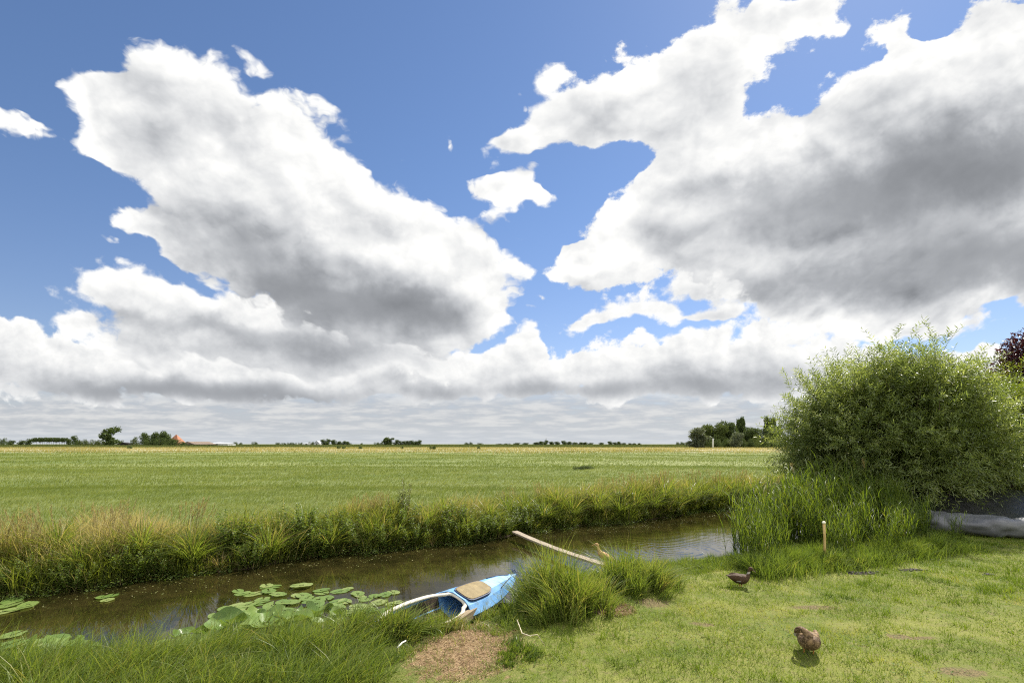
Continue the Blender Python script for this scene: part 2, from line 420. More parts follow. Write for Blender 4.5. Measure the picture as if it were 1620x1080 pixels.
streak = noise_n(t, comb(t, X * 0.03, Y * 0.10), 1.0, 8, 0.65, '2D')
streak2 = noise_n(t, comb(t, X * 0.35, Y * 1.3), 1.0, 6, 0.7, '2D')
mead = mixc(t, streak.ramp(.35, .65), (0.115, 0.155, 0.04), (0.20, 0.225, 0.08))
mead = mixc(t, streak2.ramp(.42, .7) * 0.6, mead, (0.21, 0.225, 0.08))
mead = mixc(t, noise_n(t, comb(t, X * 0.012, Y * .012), 1.0, 5, .6, '2D').ramp(.5, .62) * 0.35, mead, (0.08, 0.115, 0.03))
strawn = noise_n(t, comb(t, X * 0.02, Y * 0.05), 1.0, 7, 0.7, '2D')
ye = Y + (strawn - 0.5) * 60.0 + X * 0.0
straw = mixc(t, strawn.ramp(.35, .65), (0.40, 0.36, 0.24), (0.27, 0.28, 0.14))
mead = mixc(t, ye.ramp(115, 145), mead, straw)
far = mixc(t, noise_n(t, comb(t, X * 0.01, Y * .01), 1.0, 6, .7, '2D').ramp(.35, .65), (0.085, 0.11, 0.04), (0.16, 0.165, 0.07))
mead = mixc(t, ye.ramp(290, 350), mead, far)
isfar = (Y - X * 0.676).ramp(14.0, 14.6)
base = mixc(t, isfar, lawn, mead)
def patch(cx, cy, rx, ry, wob=0.5):
    dx_ = (X - cx) / rx; dy_ = (Y - cy) / ry
    return ((dx_ * dx_ + dy_ * dy_).pow(.5) + (n2 - .5) * wob * 2).ramp(1.2, 0.7)
PATCH = [(-0.50, 5.55, .60, .80), (1.35, 6.85, .25, .3)]
MUD = [(5.95, 8.75, .33, .12), (7.0, 8.95, .26, .10), (8.1, 8.7, .10, .06)]
WORN = [(4.1, 6.9, .35, .08), (4.35, 4.95, .22, .12), (4.45, 5.9, .14, .09), (4.7, 5.85, .16, .05), (5.4, 9.1, .2, .14), (1.95, 7.1, .22, .2), (2.9, 8.9, .35, .10), (2.35, 6.3, .16, .07)]
for p in PATCH: base = mixc(t, patch(*p, wob=1.2), base, mixc(t, n3.ramp(.35, .65), (0.14, 0.085, 0.045), (0.34, 0.24, 0.13)))
for p in MUD: base = mixc(t, patch(*p), base, mixc(t, n3.ramp(.35, .65), (0.015, 0.012, 0.01), (0.05, 0.04, 0.03)))
for p in WORN: base = mixc(t, patch(*p, wob=1.3) * .8, base, mixc(t, n3.ramp(.35, .65), (0.06, 0.045, 0.03), (0.24, 0.17, 0.09)))
soil = mixc(t, n2.ramp(.35, .65), (0.03, 0.022, 0.012), (0.075, 0.055, 0.03))
base = mixc(t, Z.ramp(-0.10, -0.22), base, soil)
princ(t, out, base, 0.9, 0.15, normal=bump(t, n2 * 0.6 + n3 * 0.4, 0.9, 0.05))
o = link('ground', np_mesh('ground', gv, [gf]), m_ground, smooth=True); tag(o, kind='structure')
# ---------------------------------------------------------------- water
m_water, t, out = new_mat('ditch_water')
co = t.nodes.new('ShaderNodeNewGeometry').outputs['Position']
X, Y, Z = sep(t, co)
w1 = noise_n(t, comb(t, X * 1.0, Y * 1.6), 3.0, 3, 0.5, '2D'); w2 = noise_n(t, comb(t, X, Y), 0.8, 2, 0.5, '2D')
def rings(cx, cy, wl, r0, r1):
    dx_ = X - cx; dy_ = Y - cy
    r = (dx_ * dx_ + dy_ * dy_).pow(0.5)
    return (r * (6.2832 / wl))._m('SINE') * r.ramp(r0, r1, 1.0, 0.0)
rp = rings(3.9, 12.6, 0.22, 0.4, 4.6) * 0.55 + rings(2.0, 10.6, 0.16, 0.2, 2.2) * 0.35
hh = w1 * 0.30 * w2.ramp(.35, .6, .2, 1.0) * X.ramp(-2.0, 3.0, .35, 1.0) + rp * 0.16
murk = mixc(t, noise_n(t, co, 1.7, 5, 0.65).ramp(.35, .65), (0.013, 0.0115, 0.0035), (0.028, 0.023, 0.007))
princ(t, out, murk, 0.03, 0.5, normal=bump(t, hh, 0.28, 0.035), IOR=1.33)
wx = np.array([-70., 70]); 
bm = bmesh.new(); vs = [bm.verts.new(p) for p in [(-60, -30, WZ), (60, -30, WZ), (60, 55, WZ), (-60, 55, WZ)]]; bm.faces.new(vs)
me = bpy.data.meshes.new('water'); bm.to_mesh(me); bm.free()
tag(link('water', me, m_water), kind='structure')
# ================================================================ grass and plants
G_LAWN = [(0.0, (0.06, 0.105, 0.010)), (0.35, (0.125, 0.19, 0.018)), (0.7, (0.205, 0.265, 0.035)), (0.88, (0.33, 0.33, 0.08)), (1.0, (0.46, 0.39, 0.18))]
G_TALL = [(0.0, (0.05, 0.09, 0.014)), (0.4, (0.12, 0.18, 0.028)), (0.75, (0.21, 0.265, 0.055)), (0.93, (0.28, 0.26, 0.085)), (1.0, (0.42, 0.34, 0.15))]
G_MEAD = [(0.0, (0.095, 0.14, 0.035)), (0.5, (0.16, 0.20, 0.06)), (0.85, (0.24, 0.265, 0.11)), (1.0, (0.33, 0.30, 0.13))]
G_DRY = [(0.0, (0.13, 0.15, 0.035)), (0.35, (0.27, 0.24, 0.07)), (0.7, (0.42, 0.36, 0.18)), (1.0, (0.54, 0.47, 0.29))]
M_lawn = leaf_mat('lawn_blades', G_LAWN, 0.42, 0.55, 0.2, (1.6, .45))
M_tall = leaf_mat('tall_grass_blades', G_TALL, 0.45, 0.42, 0.35, (2.0, .25))
M_mead = leaf_mat('meadow_blades', G_MEAD, 0.40, 0.6, 0.2, (0.35, .5))
M_dry = leaf_mat('dry_grass_blades', G_DRY, 0.40, 0.6, 0.2, (1.2, .35))
M_reed = leaf_mat('reed_leaves', [(0, (0.05, 0.085, 0.015)), (.5, (0.105, 0.155, 0.026)), (.9, (0.18, 0.215, 0.045)), (1, (0.30, 0.26, 0.11))], 0.5, 0.5, 0.22, None, (1.35, 1.3, .4))
M_herb = leaf_mat('herb_leaves', [(0, (0.06, 0.105, 0.02)), (.5, (0.13, 0.195, 0.04)), (1, (0.24, 0.29, 0.09))], 0.55, 0.45, 0.35)
M_stem = leaf_mat('dry_stems', [(0, (0.10, 0.11, 0.03)), (1, (0.30, 0.22, 0.10))], 0.1, 0.6, 0.3)

def in_patch(x, y, lst, k=1.0, wob=1.3):
    r = np.zeros(len(x), bool)
    for cx, cy, rx, ry in lst:
        d = np.hypot((x - cx) / (rx * k), (y - cy) / (ry * k)) + ((vnoise(x, y, .22, 9) - .5) + (vnoise(x, y, .07, 10) - .5) * .6) * wob
        r |= d < 1
    return r
def side(x, y):
    """distance landward of the near shoreline (+) """
    return (y_near(x) - y) * 0.85
def view_pts(n, d0, d1, margin=1.08, power=1.0, xlim=(-1e9, 1e9)):
    """random ground points in the wedge the camera can see, d0..d1 m ahead (a little wider than the frame)"""
    u = rng.random(n)
    y = (d0 ** 2 + (d1 ** 2 - d0 ** 2) * u) ** 0.5 if power == 1 else d0 * (d1 / d0) ** u
    x = (rng.random(n) * 2 - 1) * (y * margin + 0.6)
    return x, y
# ---------------------------------------------------------------- mown lawn
x, y = view_pts(420000, 4.0, 13.5)
ok = (side(x, y) > 0.55) & (~in_patch(x, y, PATCH)) & (~in_patch(x, y, MUD, .9))
pat = vnoise(x, y, .45, 21) * .6 + vnoise(x, y, .16, 22) * .4
keep = (~in_patch(x, y, WORN, 1.1) | (rng.random(len(x)) < .35)) & (rng.random(len(x)) < np.clip(0.55 + (pat - .35) * 2.2, .22, 1) * np.clip(1.5 - y / 14, .5, 1))
ok &= keep
x, y, pat = x[ok], y[ok], pat[ok]
n = len(x)
big = vnoise(x, y, 1.1, 23)
h = (0.022 + 0.035 * rng.random(n)) * (0.65 + big * .8) * (1 + .03 * y)
w = 0.0042 + .003 * rng.random(n) + 0.00045 * y
tuft = (vnoise(x, y, .13, 94) > .72) & (vnoise(x, y, .9, 95) > .4)
h = np.where(tuft, h * 1.9, h); w = np.where(tuft, w * 1.3, w)
le = rng.normal(0, .55, (n, 2)) + np.array([-.25, -.1])
wn = in_patch(x, y, WORN, 1.25)
h = np.where(wn, h * .45, h)
brn = vnoise(x, y, .8, 91) * .5 + vnoise(x, y, .25, 92) * .5
tone = np.clip(rng.normal(.42, .25, n) + (.5 - pat) * .8 + (big - .5) * .35 + wn * .3 + np.clip(brn - .58, 0, 1) * 2.2 - tuft * .22, 0, 1)
V, f, tn = blades(np.stack([x, y, ground_z(x, y) - .004], 1), h, w, rng.random(n) * np.pi, le, 1, tone=tone)
tag(link('lawn_grass', np_mesh('lawn_grass', V, f, tn), M_lawn), kind='stuff')
# clover and daisy leaves pressed into the lawn
x, y = view_pts(15000, 4.3, 10.5); ok = (side(x, y) > 0.7) & (vnoise(x, y, .6, 31) > .62) & ~in_patch(x, y, PATCH + MUD); x, y = x[ok], y[ok]; n = len(x)
Dv = np.stack([rng.normal(size=n), rng.normal(size=n), .25 + .3 * rng.random(n)], 1)
V, f, tn = leaves(np.stack([x, y, ground_z(x, y) + .012], 1), Dv, np.tile([0, 0, 1.], (n, 1)), .018 + .02 * rng.random(n), .014 + .008 * rng.random(n))
tag(link('clover_leaves', np_mesh('clover_leaves', V, f, tn), leaf_mat('clover', [(0, (.07, .13, .02)), (.7, (.14, .21, .035)), (1, (.2, .24, .09))], .35, .6, .12)), kind='stuff')
n = 2600; k = rng.integers(0, len(PATCH), n); P_ = np.array(PATCH)[k]; r = rng.random(n) ** .4 * 1.25; a = rng.random(n) * 2 * np.pi
x = P_[:, 0] + P_[:, 2] * r * np.cos(a); y = P_[:, 1] + P_[:, 3] * r * np.sin(a); ok = vnoise(x, y, .15, 93) > .5; x, y = x[ok], y[ok]; n = len(x)
V, f, tn = blades(np.stack([x, y, ground_z(x, y)], 1), .03 + .08 * rng.random(n), .004 + .003 * rng.random(n), rng.random(n) * 3.14, rng.normal(0, .8, (n, 2)), 2, tone=np.clip(rng.normal(.55, .3, n), 0, 1))
tag(link('straggling_grass', np_mesh('straggling_grass', V, f, tn), M_lawn), kind='stuff')
# trampled straw on the bare patches
n = 5200; k = rng.integers(0, len(PATCH), n); P_ = np.array(PATCH)[k]
r = rng.random(n) ** .5 * 1.05; a = rng.random(n) * 2 * np.pi
x = P_[:, 0] + P_[:, 2] * r * np.cos(a); y = P_[:, 1] + P_[:, 3] * r * np.sin(a)
a = rng.random(n) * 2 * np.pi; L = .03 + .07 * rng.random(n)
V, f, tn = leaves(np.stack([x, y, ground_z(x, y) + .004 + .012 * rng.random(n)], 1), np.stack([np.cos(a), np.sin(a), rng.normal(0, .12, n)], 1), np.tile([0, 0, 1.], (n, 1)), L, .0045, fold=0, tipw=.5)
tag(link('dead_grass_litter', np_mesh('dead_grass_litter', V, f, tn), leaf_mat('litter', [(0, (.13, .08, .04)), (.6, (.33, .23, .12)), (1, (.5, .4, .25))], .15, .7, .2)), kind='stuff')
# dark clods of mud dug up by the reeds
cl = []
for (cx, cy, rx, ry) in MUD:
    for _ in range(22):
        r = random.random() ** .6; a = random.random() * 6.283; s = random.uniform(.010, .035)
        px_, py_ = cx + rx * r * math.cos(a), cy + ry * r * math.sin(a)
        bm = bmesh.new(); bmesh.ops.create_icosphere(bm, subdivisions=2, radius=s)
        of = random.random() * 50
        V_ = np.array([list(v.co * (1 + .5 * mnoise.noise(v.co * (1.2 / s) + Vector((of, 0, 0))))) for v in bm.verts]); V_[:, 2] *= .5
        F_ = np.array([[v.index for v in f_.verts] for f_ in bm.faces]); bm.free()
        cl.append((V_ + [px_, py_, float(ground_z(px_, py_)) + s * .1], [F_], [np.full(len(F_), random.random())]))
V, f, tn = join(cl)
tag(link('mud_clods', np_mesh('mud_clods', V, f, tn), leaf_mat('mud', [(0, (.012, .01, .008)), (1, (.05, .038, .028))], 0, .75, .3)), kind='stuff')

# ---------------------------------------------------------------- tall bank grass, near side
def near_bank(n, xr, s0, s1):
    x = rng.uniform(xr[0], xr[1], n); s = rng.uniform(s0, s1, n)
    return x, y_near(x) - s / 0.85
parts = []
x, y = near_bank(64000, (-7.5, -1.15), -0.05, 1.75)
ok = rng.random(len(x)) < np.clip(1.25 - np.clip(x + 2.0, 0, 1) * 1.1, .15, 1); ok &= ~in_patch(x, y, PATCH, 1.1); x, y = x[ok], y[ok]; n = len(x)
cl_ = vnoise(x, y, .22, 41)
h = (0.10 + .34 * rng.random(n) ** 1.5) * (.5 + cl_ * 1.0) * np.where(side(x, y) < .15, 1.15, 1.0); w = .0055 + .004 * rng.random(n)
le = rng.normal(0, .48, (n, 2)) + np.array([.42, .05])
parts.append(blades(np.stack([x, y, ground_z(x, y) - .01], 1), h, w, rng.random(n) * np.pi, le, 3, tone=np.clip(rng.normal(.55, .26, n) + (cl_ - .5) * .3, 0, 1)))
# sparse long ones leaning over the water
x, y = near_bank(1500, (-7.5, -1.6), -0.05, 0.5); n = len(x)
parts.append(blades(np.stack([x, y, ground_z(x, y)], 1), .42 + .35 * rng.random(n), np.full(n, .007), rng.random(n) * np.pi, rng.normal(0, .35, (n, 2)) + [.45, .1], 4, tone=np.clip(rng.normal(.6, .2, n), 0, 1)))
# shorter fringe along the rest of the near bank
x, y = near_bank(46000, (-1.3, 6.2), -0.02, 1.35); ok = ~in_patch(x, y, PATCH, 1.0); ok &= rng.random(len(x)) < np.clip(.25 + vnoise(x, y, .3, 42), 0, 1); ok &= ~((x > -1.3) & (x < .25) & (side(x, y) < .9) & (side(x, y) > -.5) & (rng.random(len(x)) < .6)); x, y = x[ok], y[ok]; n = len(x)
cl_ = vnoise(x, y, .25, 43); sd_ = side(x, y)
h = (.06 + .13 * rng.random(n)) * (.5 + cl_) * (1.25 - .5 * ss(sd_ / 1.2)); w = .005 + .004 * rng.random(n)
parts.append(blades(np.stack([x, y, ground_z(x, y) - .005], 1), h, w, rng.random(n) * np.pi, rng.normal(0, .5, (n, 2)) - [.15, 0], 2, tone=np.clip(rng.normal(.5, .24, n), 0, 1)))
V, f, tn = join(parts)
tag(link('near_bank_grass', np_mesh('near_bank_grass', V, f, tn), M_tall), kind='stuff')

# ---------------------------------------------------------------- meadow
def meadow(n, d0, d1, hh_, ww_, seed, mat_tone=.5):
    x, y = view_pts(n, d0, d1)
    sf = (y - y_far(x)) * .83
    ok = sf > .5; x, y, sf = x[ok], y[ok], sf[ok]; n = len(x)
    st_ = vnoise(x, y * 3.2, d1 * .09, seed); st2 = vnoise(x, y * 2.5, d1 * .02, seed + 1)
    edge = 1 + .9 * np.clip(1 - sf / 2.5, 0, 1)
    h = hh_ * (.55 + .7 * rng.random(n)) * (.6 + .8 * st2) * edge
    le = rng.normal(0, .35, (n, 2)) + np.array([.75, -.1]) * (.5 + st_[:, None])
    return blades(np.stack([x, y, ground_z(x, y) - .01], 1), h, ww_ * (.6 + .8 * rng.random(n)), rng.normal(0, .6, n), le, 2, tone=np.clip(rng.normal(mat_tone, .16, n) + (st_ - .5) * .2 + (st2 - .5) * .2 + (vnoise(x, y, d1 * .2, seed + 3) - .5) * .4, 0, 1))
ps = [meadow(150000, 9.5, 26, .17, .011, 51), meadow(130000, 24, 50, .18, .022, 52), meadow(90000, 48, 100, .19, .05, 53), meadow(50000, 96, 165, .2, .10, 54)]
V, f, tn = join(ps)
tag(link('meadow_grass', np_mesh('meadow_grass', V, f, tn), M_mead), kind='stuff')
# straw-coloured strip, then distant reed land
x, y = view_pts(75000, 105, 330); ok = rng.random(len(x)) < ss((y - 105 + 40 * (vnoise(x, y * 2, 30, 61) - .5)) / 40); x, y = x[ok], y[ok]; n = len(x)
st_ = vnoise(x, y * 2, 22, 62)
V, f, tn = blades(np.stack([x, y, ground_z(x, y)], 1), (.25 + .45 * rng.random(n)) * (.4 + st_), .12 + .12 * rng.random(n) + y * .0004, rng.normal(0, .5, n), rng.normal(.3, .3, (n, 2)), 1, tone=np.clip(rng.normal(.78, .15, n) - (st_ > .62) * .45, 0, 1))
tag(link('straw_strip', np_mesh('straw_strip', V, f, tn), M_dry), kind='stuff')
x, y = view_pts(70000, 310, 1500, power=2); n = len(x)
st_ = vnoise(x, y * .6, 40, 65)
h = (.9 + .8 * rng.random(n)) * (.45 + .75 * st_); h = np.minimum(h, 1.9)
V, f, tn = blades(np.stack([x, y, np.zeros(n)], 1), h, (.4 + .5 * rng.random(n)) * y / 350, rng.normal(0, .5, n), rng.normal(.1, .2, (n, 2)), 1, tone=np.clip(rng.normal(.45, .16, n) + (st_ - .5) * .3, 0, 1))
tag(link('distant_reed_land', np_mesh('distant_reed_land', V, f, tn), leaf_mat('distant_reeds', [(0, (.05, .075, .025)), (.5, (.10, .125, .045)), (1, (.24, .21, .10))], .3, .7, .1, (.02, .4))), kind='stuff')

# ---------------------------------------------------------------- far bank cover: undergrowth as stuff, the plants one can tell apart as things
def far_bank(n, xr, s0, s1):
    x = rng.uniform(xr[0], xr[1], n); s = rng.uniform(s0, s1, n)
    return x, y_far(x) + s / .83, s
parts = []
x, y, s = far_bank(120000, (-16, 24), -.02, 2.6); n = len(x)
dry = vnoise(x, y, 1.6, 71) * .6 + vnoise(x, y, .5, 72) * .4
# drier, straw coloured at the far left and where reddish dock and grasses stand
left = np.clip((-5.5 - x) / 3, 0, 1) * np.clip((s - .25) / .8, 0, 1)
h = (.24 + .55 * rng.random(n) ** 1.4) * (.35 + 1.15 * vnoise(x, y, .55, 73) * (.6 + .7 * vnoise(x, y, 2.2, 74))) * (.75 + .35 * np.clip(1 - abs(s - 1.0) / 1.6, 0, 1))
h *= np.where(x > 3, 1.15, 1)
tone = np.clip(rng.normal(.35, .18, n) + dry * .25 + left * .25 - .1 * (s < .4), 0, 1)
isdry = rng.random(n) < np.clip(left * .85 + (dry > .56) * .45 * (s > .35) + .08, 0, .9)
B = np.stack([x, y, ground_z(x, y) - .01], 1); wv = .009 + .008 * rng.random(n) + .0006 * y; le = rng.normal(0, .42, (n, 2)) + [.2, -.15]; fa = rng.random(n) * np.pi
q = ~isdry
V, f, tn = blades(B[q], h[q], wv[q], fa[q], le[q], 2, tone=tone[q])
tag(link('far_bank_undergrowth', np_mesh('far_bank_undergrowth', V, f, tn), leaf_mat('bank_green', [(0, (.07, .10, .015)), (.45, (.145, .18, .03)), (.8, (.24, .26, .055)), (1, (.40, .34, .14))], .52, .5, .25, (.9, .3))), kind='stuff')
V, f, tn = blades(B[isdry], h[isdry] * 1.15, wv[isdry] * .8, fa[isdry], le[isdry], 2, tone=np.clip(tone[isdry] + .12, 0, 1))
tag(link('far_bank_dry_grass', np_mesh('far_bank_dry_grass', V, f, tn), M_dry), kind='stuff')
# low creeping leaves right at the waterline, both banks
parts = []
for (fn, cnt, xr, s0, s1) in ((far_bank, 42000, (-14, 20), -.22, .7),):
    x, y, s = fn(cnt, xr, s0, s1); ok = vnoise(x, y, .35, 75) > .33; x, y, s = x[ok], y[ok], s[ok]; n = len(x)
    z = np.maximum(ground_z(x, y), WZ) + rng.random(n) ** 1.4 * .38 * (.4 + vnoise(x, y, .3, 76)) * np.clip((s + .3) * 2.2, .12, 1)
    Dv = np.stack([rng.normal(size=n), rng.normal(size=n) - .3, rng.normal(.15, .4, n)], 1)
    parts.append(leaves(np.stack([x, y, z], 1), Dv, np.stack([rng.normal(0, .4, n), rng.normal(0, .4, n), np.ones(n)], 1), .035 + .035 * rng.random(n), .018 + .014 * rng.random(n)))
V, f, tn = join(parts)
tag(link('creeping_bank_leaves', np_mesh('creeping_bank_leaves', V, f, tn), M_herb), kind='stuff')
# floating scraps and duckweed by the far edge
x = rng.uniform(-11, 10, 1500); y = y_far(x) - rng.random(1500) ** 2.2 * 1.6 + .05; n = len(x)
Dv = np.stack([rng.normal(size=n), rng.normal(size=n), np.zeros(n)], 1)
V, f, tn = leaves(np.stack([x, y, np.full(n, WZ + .004)], 1), Dv, np.tile([0, 0, 1.], (n, 1)), .015 + .03 * rng.random(n), .012 + .012 * rng.random(n), fold=0)
tag(link('floating_duckweed', np_mesh('floating_duckweed', V, f, tn), leaf_mat('duckweed', [(0, (.12, .14, .03)), (.8, (.3, .32, .12)), (1, (.5, .45, .25))], .1, .5, .3)), kind='stuff')

# ================================================================ individual plants
def mesh_from(name, parts): V, f, tn = join(parts); return np_mesh(name, V, f, tn)
def rot2(a): return np.stack([np.cos(a), np.sin(a)], 1)
def sedge_mesh(name, n, L, w, spread=.9, seed=0, droopk=.5, tone0=.45):
    global rng
    r = np.random.default_rng(seed); a = r.random(n) * 2 * np.pi; rad = r.random(n) ** .7 * .11
    P = np.stack([rad * np.cos(a), rad * np.sin(a), np.zeros(n)], 1)
    ln = rot2(a + r.normal(0, .5, n)) * (r.random(n) ** .8 * spread)[:, None]
    V, f, tn = blades(P, L * (.55 + .5 * r.random(n)), w * (.7 + .5 * r.random(n)), a + np.pi / 2 + r.normal(0, .5, n), ln, 5, droop=droopk, tone=np.clip(r.normal(tone0, .2, n), 0, 1))
    return np_mesh(name, V, f, tn)
def herb_parts(h, nst, seed, leafL=.085, leafW=.036, bushy=1.0):
    """upright leafy stems in a dome; returns stems, leaves"""
    r = np.random.default_rng(seed); st, lv = [], []
    for k in range(nst):
        a = r.random() * 6.283; rr = r.random() ** .6 * .22 * bushy; hh_ = h * (.6 + .45 * r.random()) * (1 - .25 * rr / .22)
        b = np.array([rr * math.cos(a), rr * math.sin(a), 0]); tip = b + np.array([math.cos(a) * rr * 1.1 + r.normal(0, .04), math.sin(a) * rr * 1.1 + r.normal(0, .04), hh_])
        pts = [b + (tip - b) * t for t in np.linspace(0, 1, 4)]
        st.append(tube_np(pts, [.005, .004, .003, .002], 3, r.random()))
        m = int(hh_ / .022)
        t = np.linspace(.12, 1.0, m); c = b + (tip - b) * t[:, None]
        c = np.repeat(c, 3, 0); t3 = np.repeat(t, 3); n = len(c)
        az = r.random(n) * 6.283
        Dv = np.stack([np.cos(az), np.sin(az), r.normal(.35, .3, n)], 1)
        lv.append(leaves(c + Dv * .012, Dv, np.tile([0, 0, 1.], (n, 1)) + r.normal(0, .3, (n, 3)), leafL * (1.15 - .6 * t3) * (.7 + .5 * r.random(n)), leafW * (1.1 - .4 * t3), tone=np.clip(r.normal(.45, .2, n) + t3 * .2, 0, 1)))
    return st, lv
def copy_tree(o, parent=None):
    c = o.copy(); C.objects.link(c)
    if parent: c.parent = parent
    for ch in o.children: copy_tree(ch, c)
    return c
used = set()
def place(proto, x, y, z=None, s=1.0, sz=None, rz=None, label=None, cat=None, group=None):
    """first use moves the prototype itself, later ones copy it with its parts"""
    o = proto if proto.name not in used else copy_tree(proto)
    used.add(proto.name)
    o.location = (x, y, float(ground_z(x, y)) - .01 if z is None else z)
    o.scale = (s, s, sz if sz else s); o.rotation_euler = (0, 0, random.random() * 6.283 if rz is None else rz)
    if label: o['label'] = label
    if cat: o['category'] = cat
    if group: o['group'] = group
    return o
# sedges
M_sedge = leaf_mat('sedge_blades', G_TALL, .55, .38, .4, None)
sedges = [tag(link('sedge_tussock', sedge_mesh('sedge_tussock', 230, 1.0, .014, 1.35, 100 + i, .46, .62), M_sedge), 'arching green sedge tussock on the far bank of the ditch', 'sedge', 'green sedge tussocks along the far bank') for i in range(2)]
SP = [(-9.6, .5, .8), (-8.7, .9, .9), (-7.3, .6, .9), (-5.0, .9, .9), (-4.3, .15, .9), (-2.9, .2, .8), (-1.9, .9, .9), (-1.2, .3, .9), (.4, .8, .9), (1.5, .9, 1.0), (2.4, .8, 1.0), (-6.45, .25, 1.0), (-5.3, .25, .95), (-3.4, .4, .8), (-2.2, .5, .85), (-.6, .5, .8), (1.0, .35, .9), (1.9, .3, 1.0), (2.8, .35, 1.05), (3.6, .3, 1.0), (4.3, .4, 1.15), (5.0, .3, 1.1), (5.6, .5, 1.2), (6.2, .3, 1.15), (6.9, .35, 1.2), (7.6, .4, 1.2), (8.3, .35, 1.1), (-8.0, .4, .7), (-.1, .9, .8), (3.2, .95, 1.0), (4.7, 1.1, 1.05), (6.0, 1.2, 1.1), (9.2, .4, 1.2), (10.2, .4, 1.2), (11.3, .5, 1.2), (12.6, .5, 1.3)]
for i, (x, s, k) in enumerate(SP): place(sedges[i % 2], x, float(y_far(x)) + s / .83, s=k * 1.25)
# brown-tipped sedges hanging over the water
M_bs = leaf_mat('withering_sedge', [(0, (.10, .12, .03)), (.5, (.28, .22, .10)), (1, (.42, .30, .17))], .4, .5, .3)
bs = tag(link('withered_sedge_tussock', sedge_mesh('withered_sedge_tussock', 70, .75, .011, 1.25, 120, .62, .5), M_bs), 'yellow and brown withered sedge hanging into the water at the far bank', 'sedge', 'withered sedges on the far bank')
for (x, k, s) in ((-5.95, .85, .0), (-3.9, .8, .12), (-2.05, .6, -.02), (4.9, .8, .1), (5.4, .9, .12)):
    place(bs, x, float(y_far(x)) + s, s=k)
# leafy herbs (mint, willowherb)
hb = []
for i in range(3):
    st, lv = herb_parts(.72, 22, 200 + i)
    e = empty('leafy_bank_herb'); tag(e, 'dense leafy green herb clump leaning over the far waterline', 'herb', 'leafy herb clumps along the far bank')
    link('stems', mesh_from('herb_stems', st), M_stem, e); link('foliage', mesh_from('herb_foliage', lv), M_herb, e); hb.append(e)
HP = [(-9.4, .2, .8), (-8.6, .15, .8), (-7.8, .1, .7), (-7.2, .2, .95), (-6.9, .1, .7), (-6.0, .6, 1.1), (-5.5, .12, .8), (-5.0, .55, 1.2), (-4.6, .1, .95), (-4.2, .35, 1.15), (-3.6, .1, .8), (-3.1, .15, .9), (-2.9, .6, 1.1), (-2.5, .12, .95), (-1.7, .12, .9), (-1.5, .5, 1.05), (-1.05, .1, .9), (-.7, .15, .95), (-.3, .1, .9), (.1, .3, 1.05), (.45, .12, .8), (.8, .4, .9), (1.5, .1, .55), (2.3, .08, .6), (2.6, .6, .9), (3.9, .6, 1.0), (4.5, .1, .6), (5.9, .1, .6), (7.3, .1, .7)]
for i, (x, s, k) in enumerate(HP): place(hb[i % 3], x, float(y_far(x)) + s / .83, s=k * 1.15, sz=k * 1.15)
# one tall dark herb standing above the rest
st, lv = herb_parts(1.0, 8, 230, .07, .03, .55)
e = empty('tall_dark_herb', (-2.95, float(y_far(-2.95)) + 1.1, 0)); tag(e, 'slender dark herb standing well above the rest of the far bank, left of the plank', 'herb')
e.scale = (1.15, 1.15, 1.25)
link('stems', mesh_from('tall_herb_stems', st), M_stem, e); link('foliage', mesh_from('tall_herb_foliage', lv), leaf_mat('dark_herb', [(0, (.04, .06, .02)), (1, (.12, .13, .05))], .3, .5, .3), e)
# reddish dock and seeding grass stands
def seed_stand(name, n, hgt, seed, rad=.3):
    r = np.random.default_rng(seed); st, hd = [], []
    for k in range(n):
        a = r.random() * 6.283; rr = r.random() ** .5 * rad; b = np.array([rr * math.cos(a), rr * math.sin(a), 0.])
        hh_ = hgt * (.7 + .4 * r.random()); tip = b + [r.normal(.1, .12), r.normal(0, .12), hh_]
        pts = np.array([b + (tip - b) * t + np.array([.06 * t * t, 0, -.03 * t * t]) for t in np.linspace(0, 1, 4)])
        st.append(tube_np(pts, [.003, .0028, .0024, .002], 3, r.random()))
        m = 26; t = r.random(m) * .22 + .78; c = pts[0] + (pts[-1] - pts[0]) * t[:, None]; Dv = np.stack([r.normal(.15, .35, m), r.normal(0, .35, m), r.random(m) * .6 + .4], 1)
        hd.append(leaves(c, Dv, r.normal(0, 1, (m, 3)), .03 + .03 * r.random(m), .007, tone=r.random(m)))
    return st, hd
M_seed = leaf_mat('seed_heads', [(0, (.26, .20, .09)), (.5, (.38, .32, .15)), (1, (.48, .42, .24))], .35, .7, .1)
sp = []
for i in range(2):
    st, hd = seed_stand('s', 30, .80, 240 + i)
    e = empty('seeding_grass'); tag(e, 'tuft of tan seeding grass on top of the far bank', 'grass tuft', 'tan seeding grass tufts on the far bank')
    link('stalks', mesh_from('seed_stalks', st), M_stem, e); link('seed_heads', mesh_from('seed_heads', hd), M_seed, e); sp.append(e)
for i, (x, s, k) in enumerate([(-9.5, 1.1, .9), (-8.9, .8, 1.0), (-8.2, 1.3, 1.0), (-7.7, .7, .85), (-7.0, 1.1, 1.0), (-9.0, 1.9, .9), (-3.9, 1.0, .85), (-3.4, 1.3, .9), (-3.7, 1.6, .8), (3.3, 1.4, 1.0), (4.1, 1.5, 1.05), (4.9, 1.5, 1.1), (5.7, 1.6, 1.1), (6.6, 1.5, 1.15), (7.7, 1.6, 1.1), (8.6, 1.5, 1.1), (5.2, .8, 1.1), (1.1, 1.5, .9), (-.2, 1.6, .8), (10, 1.4, 1.1)]):
    place(sp[i % 2], x, float(y_far(x)) + s / .83, s=k, sz=k * 1.25)

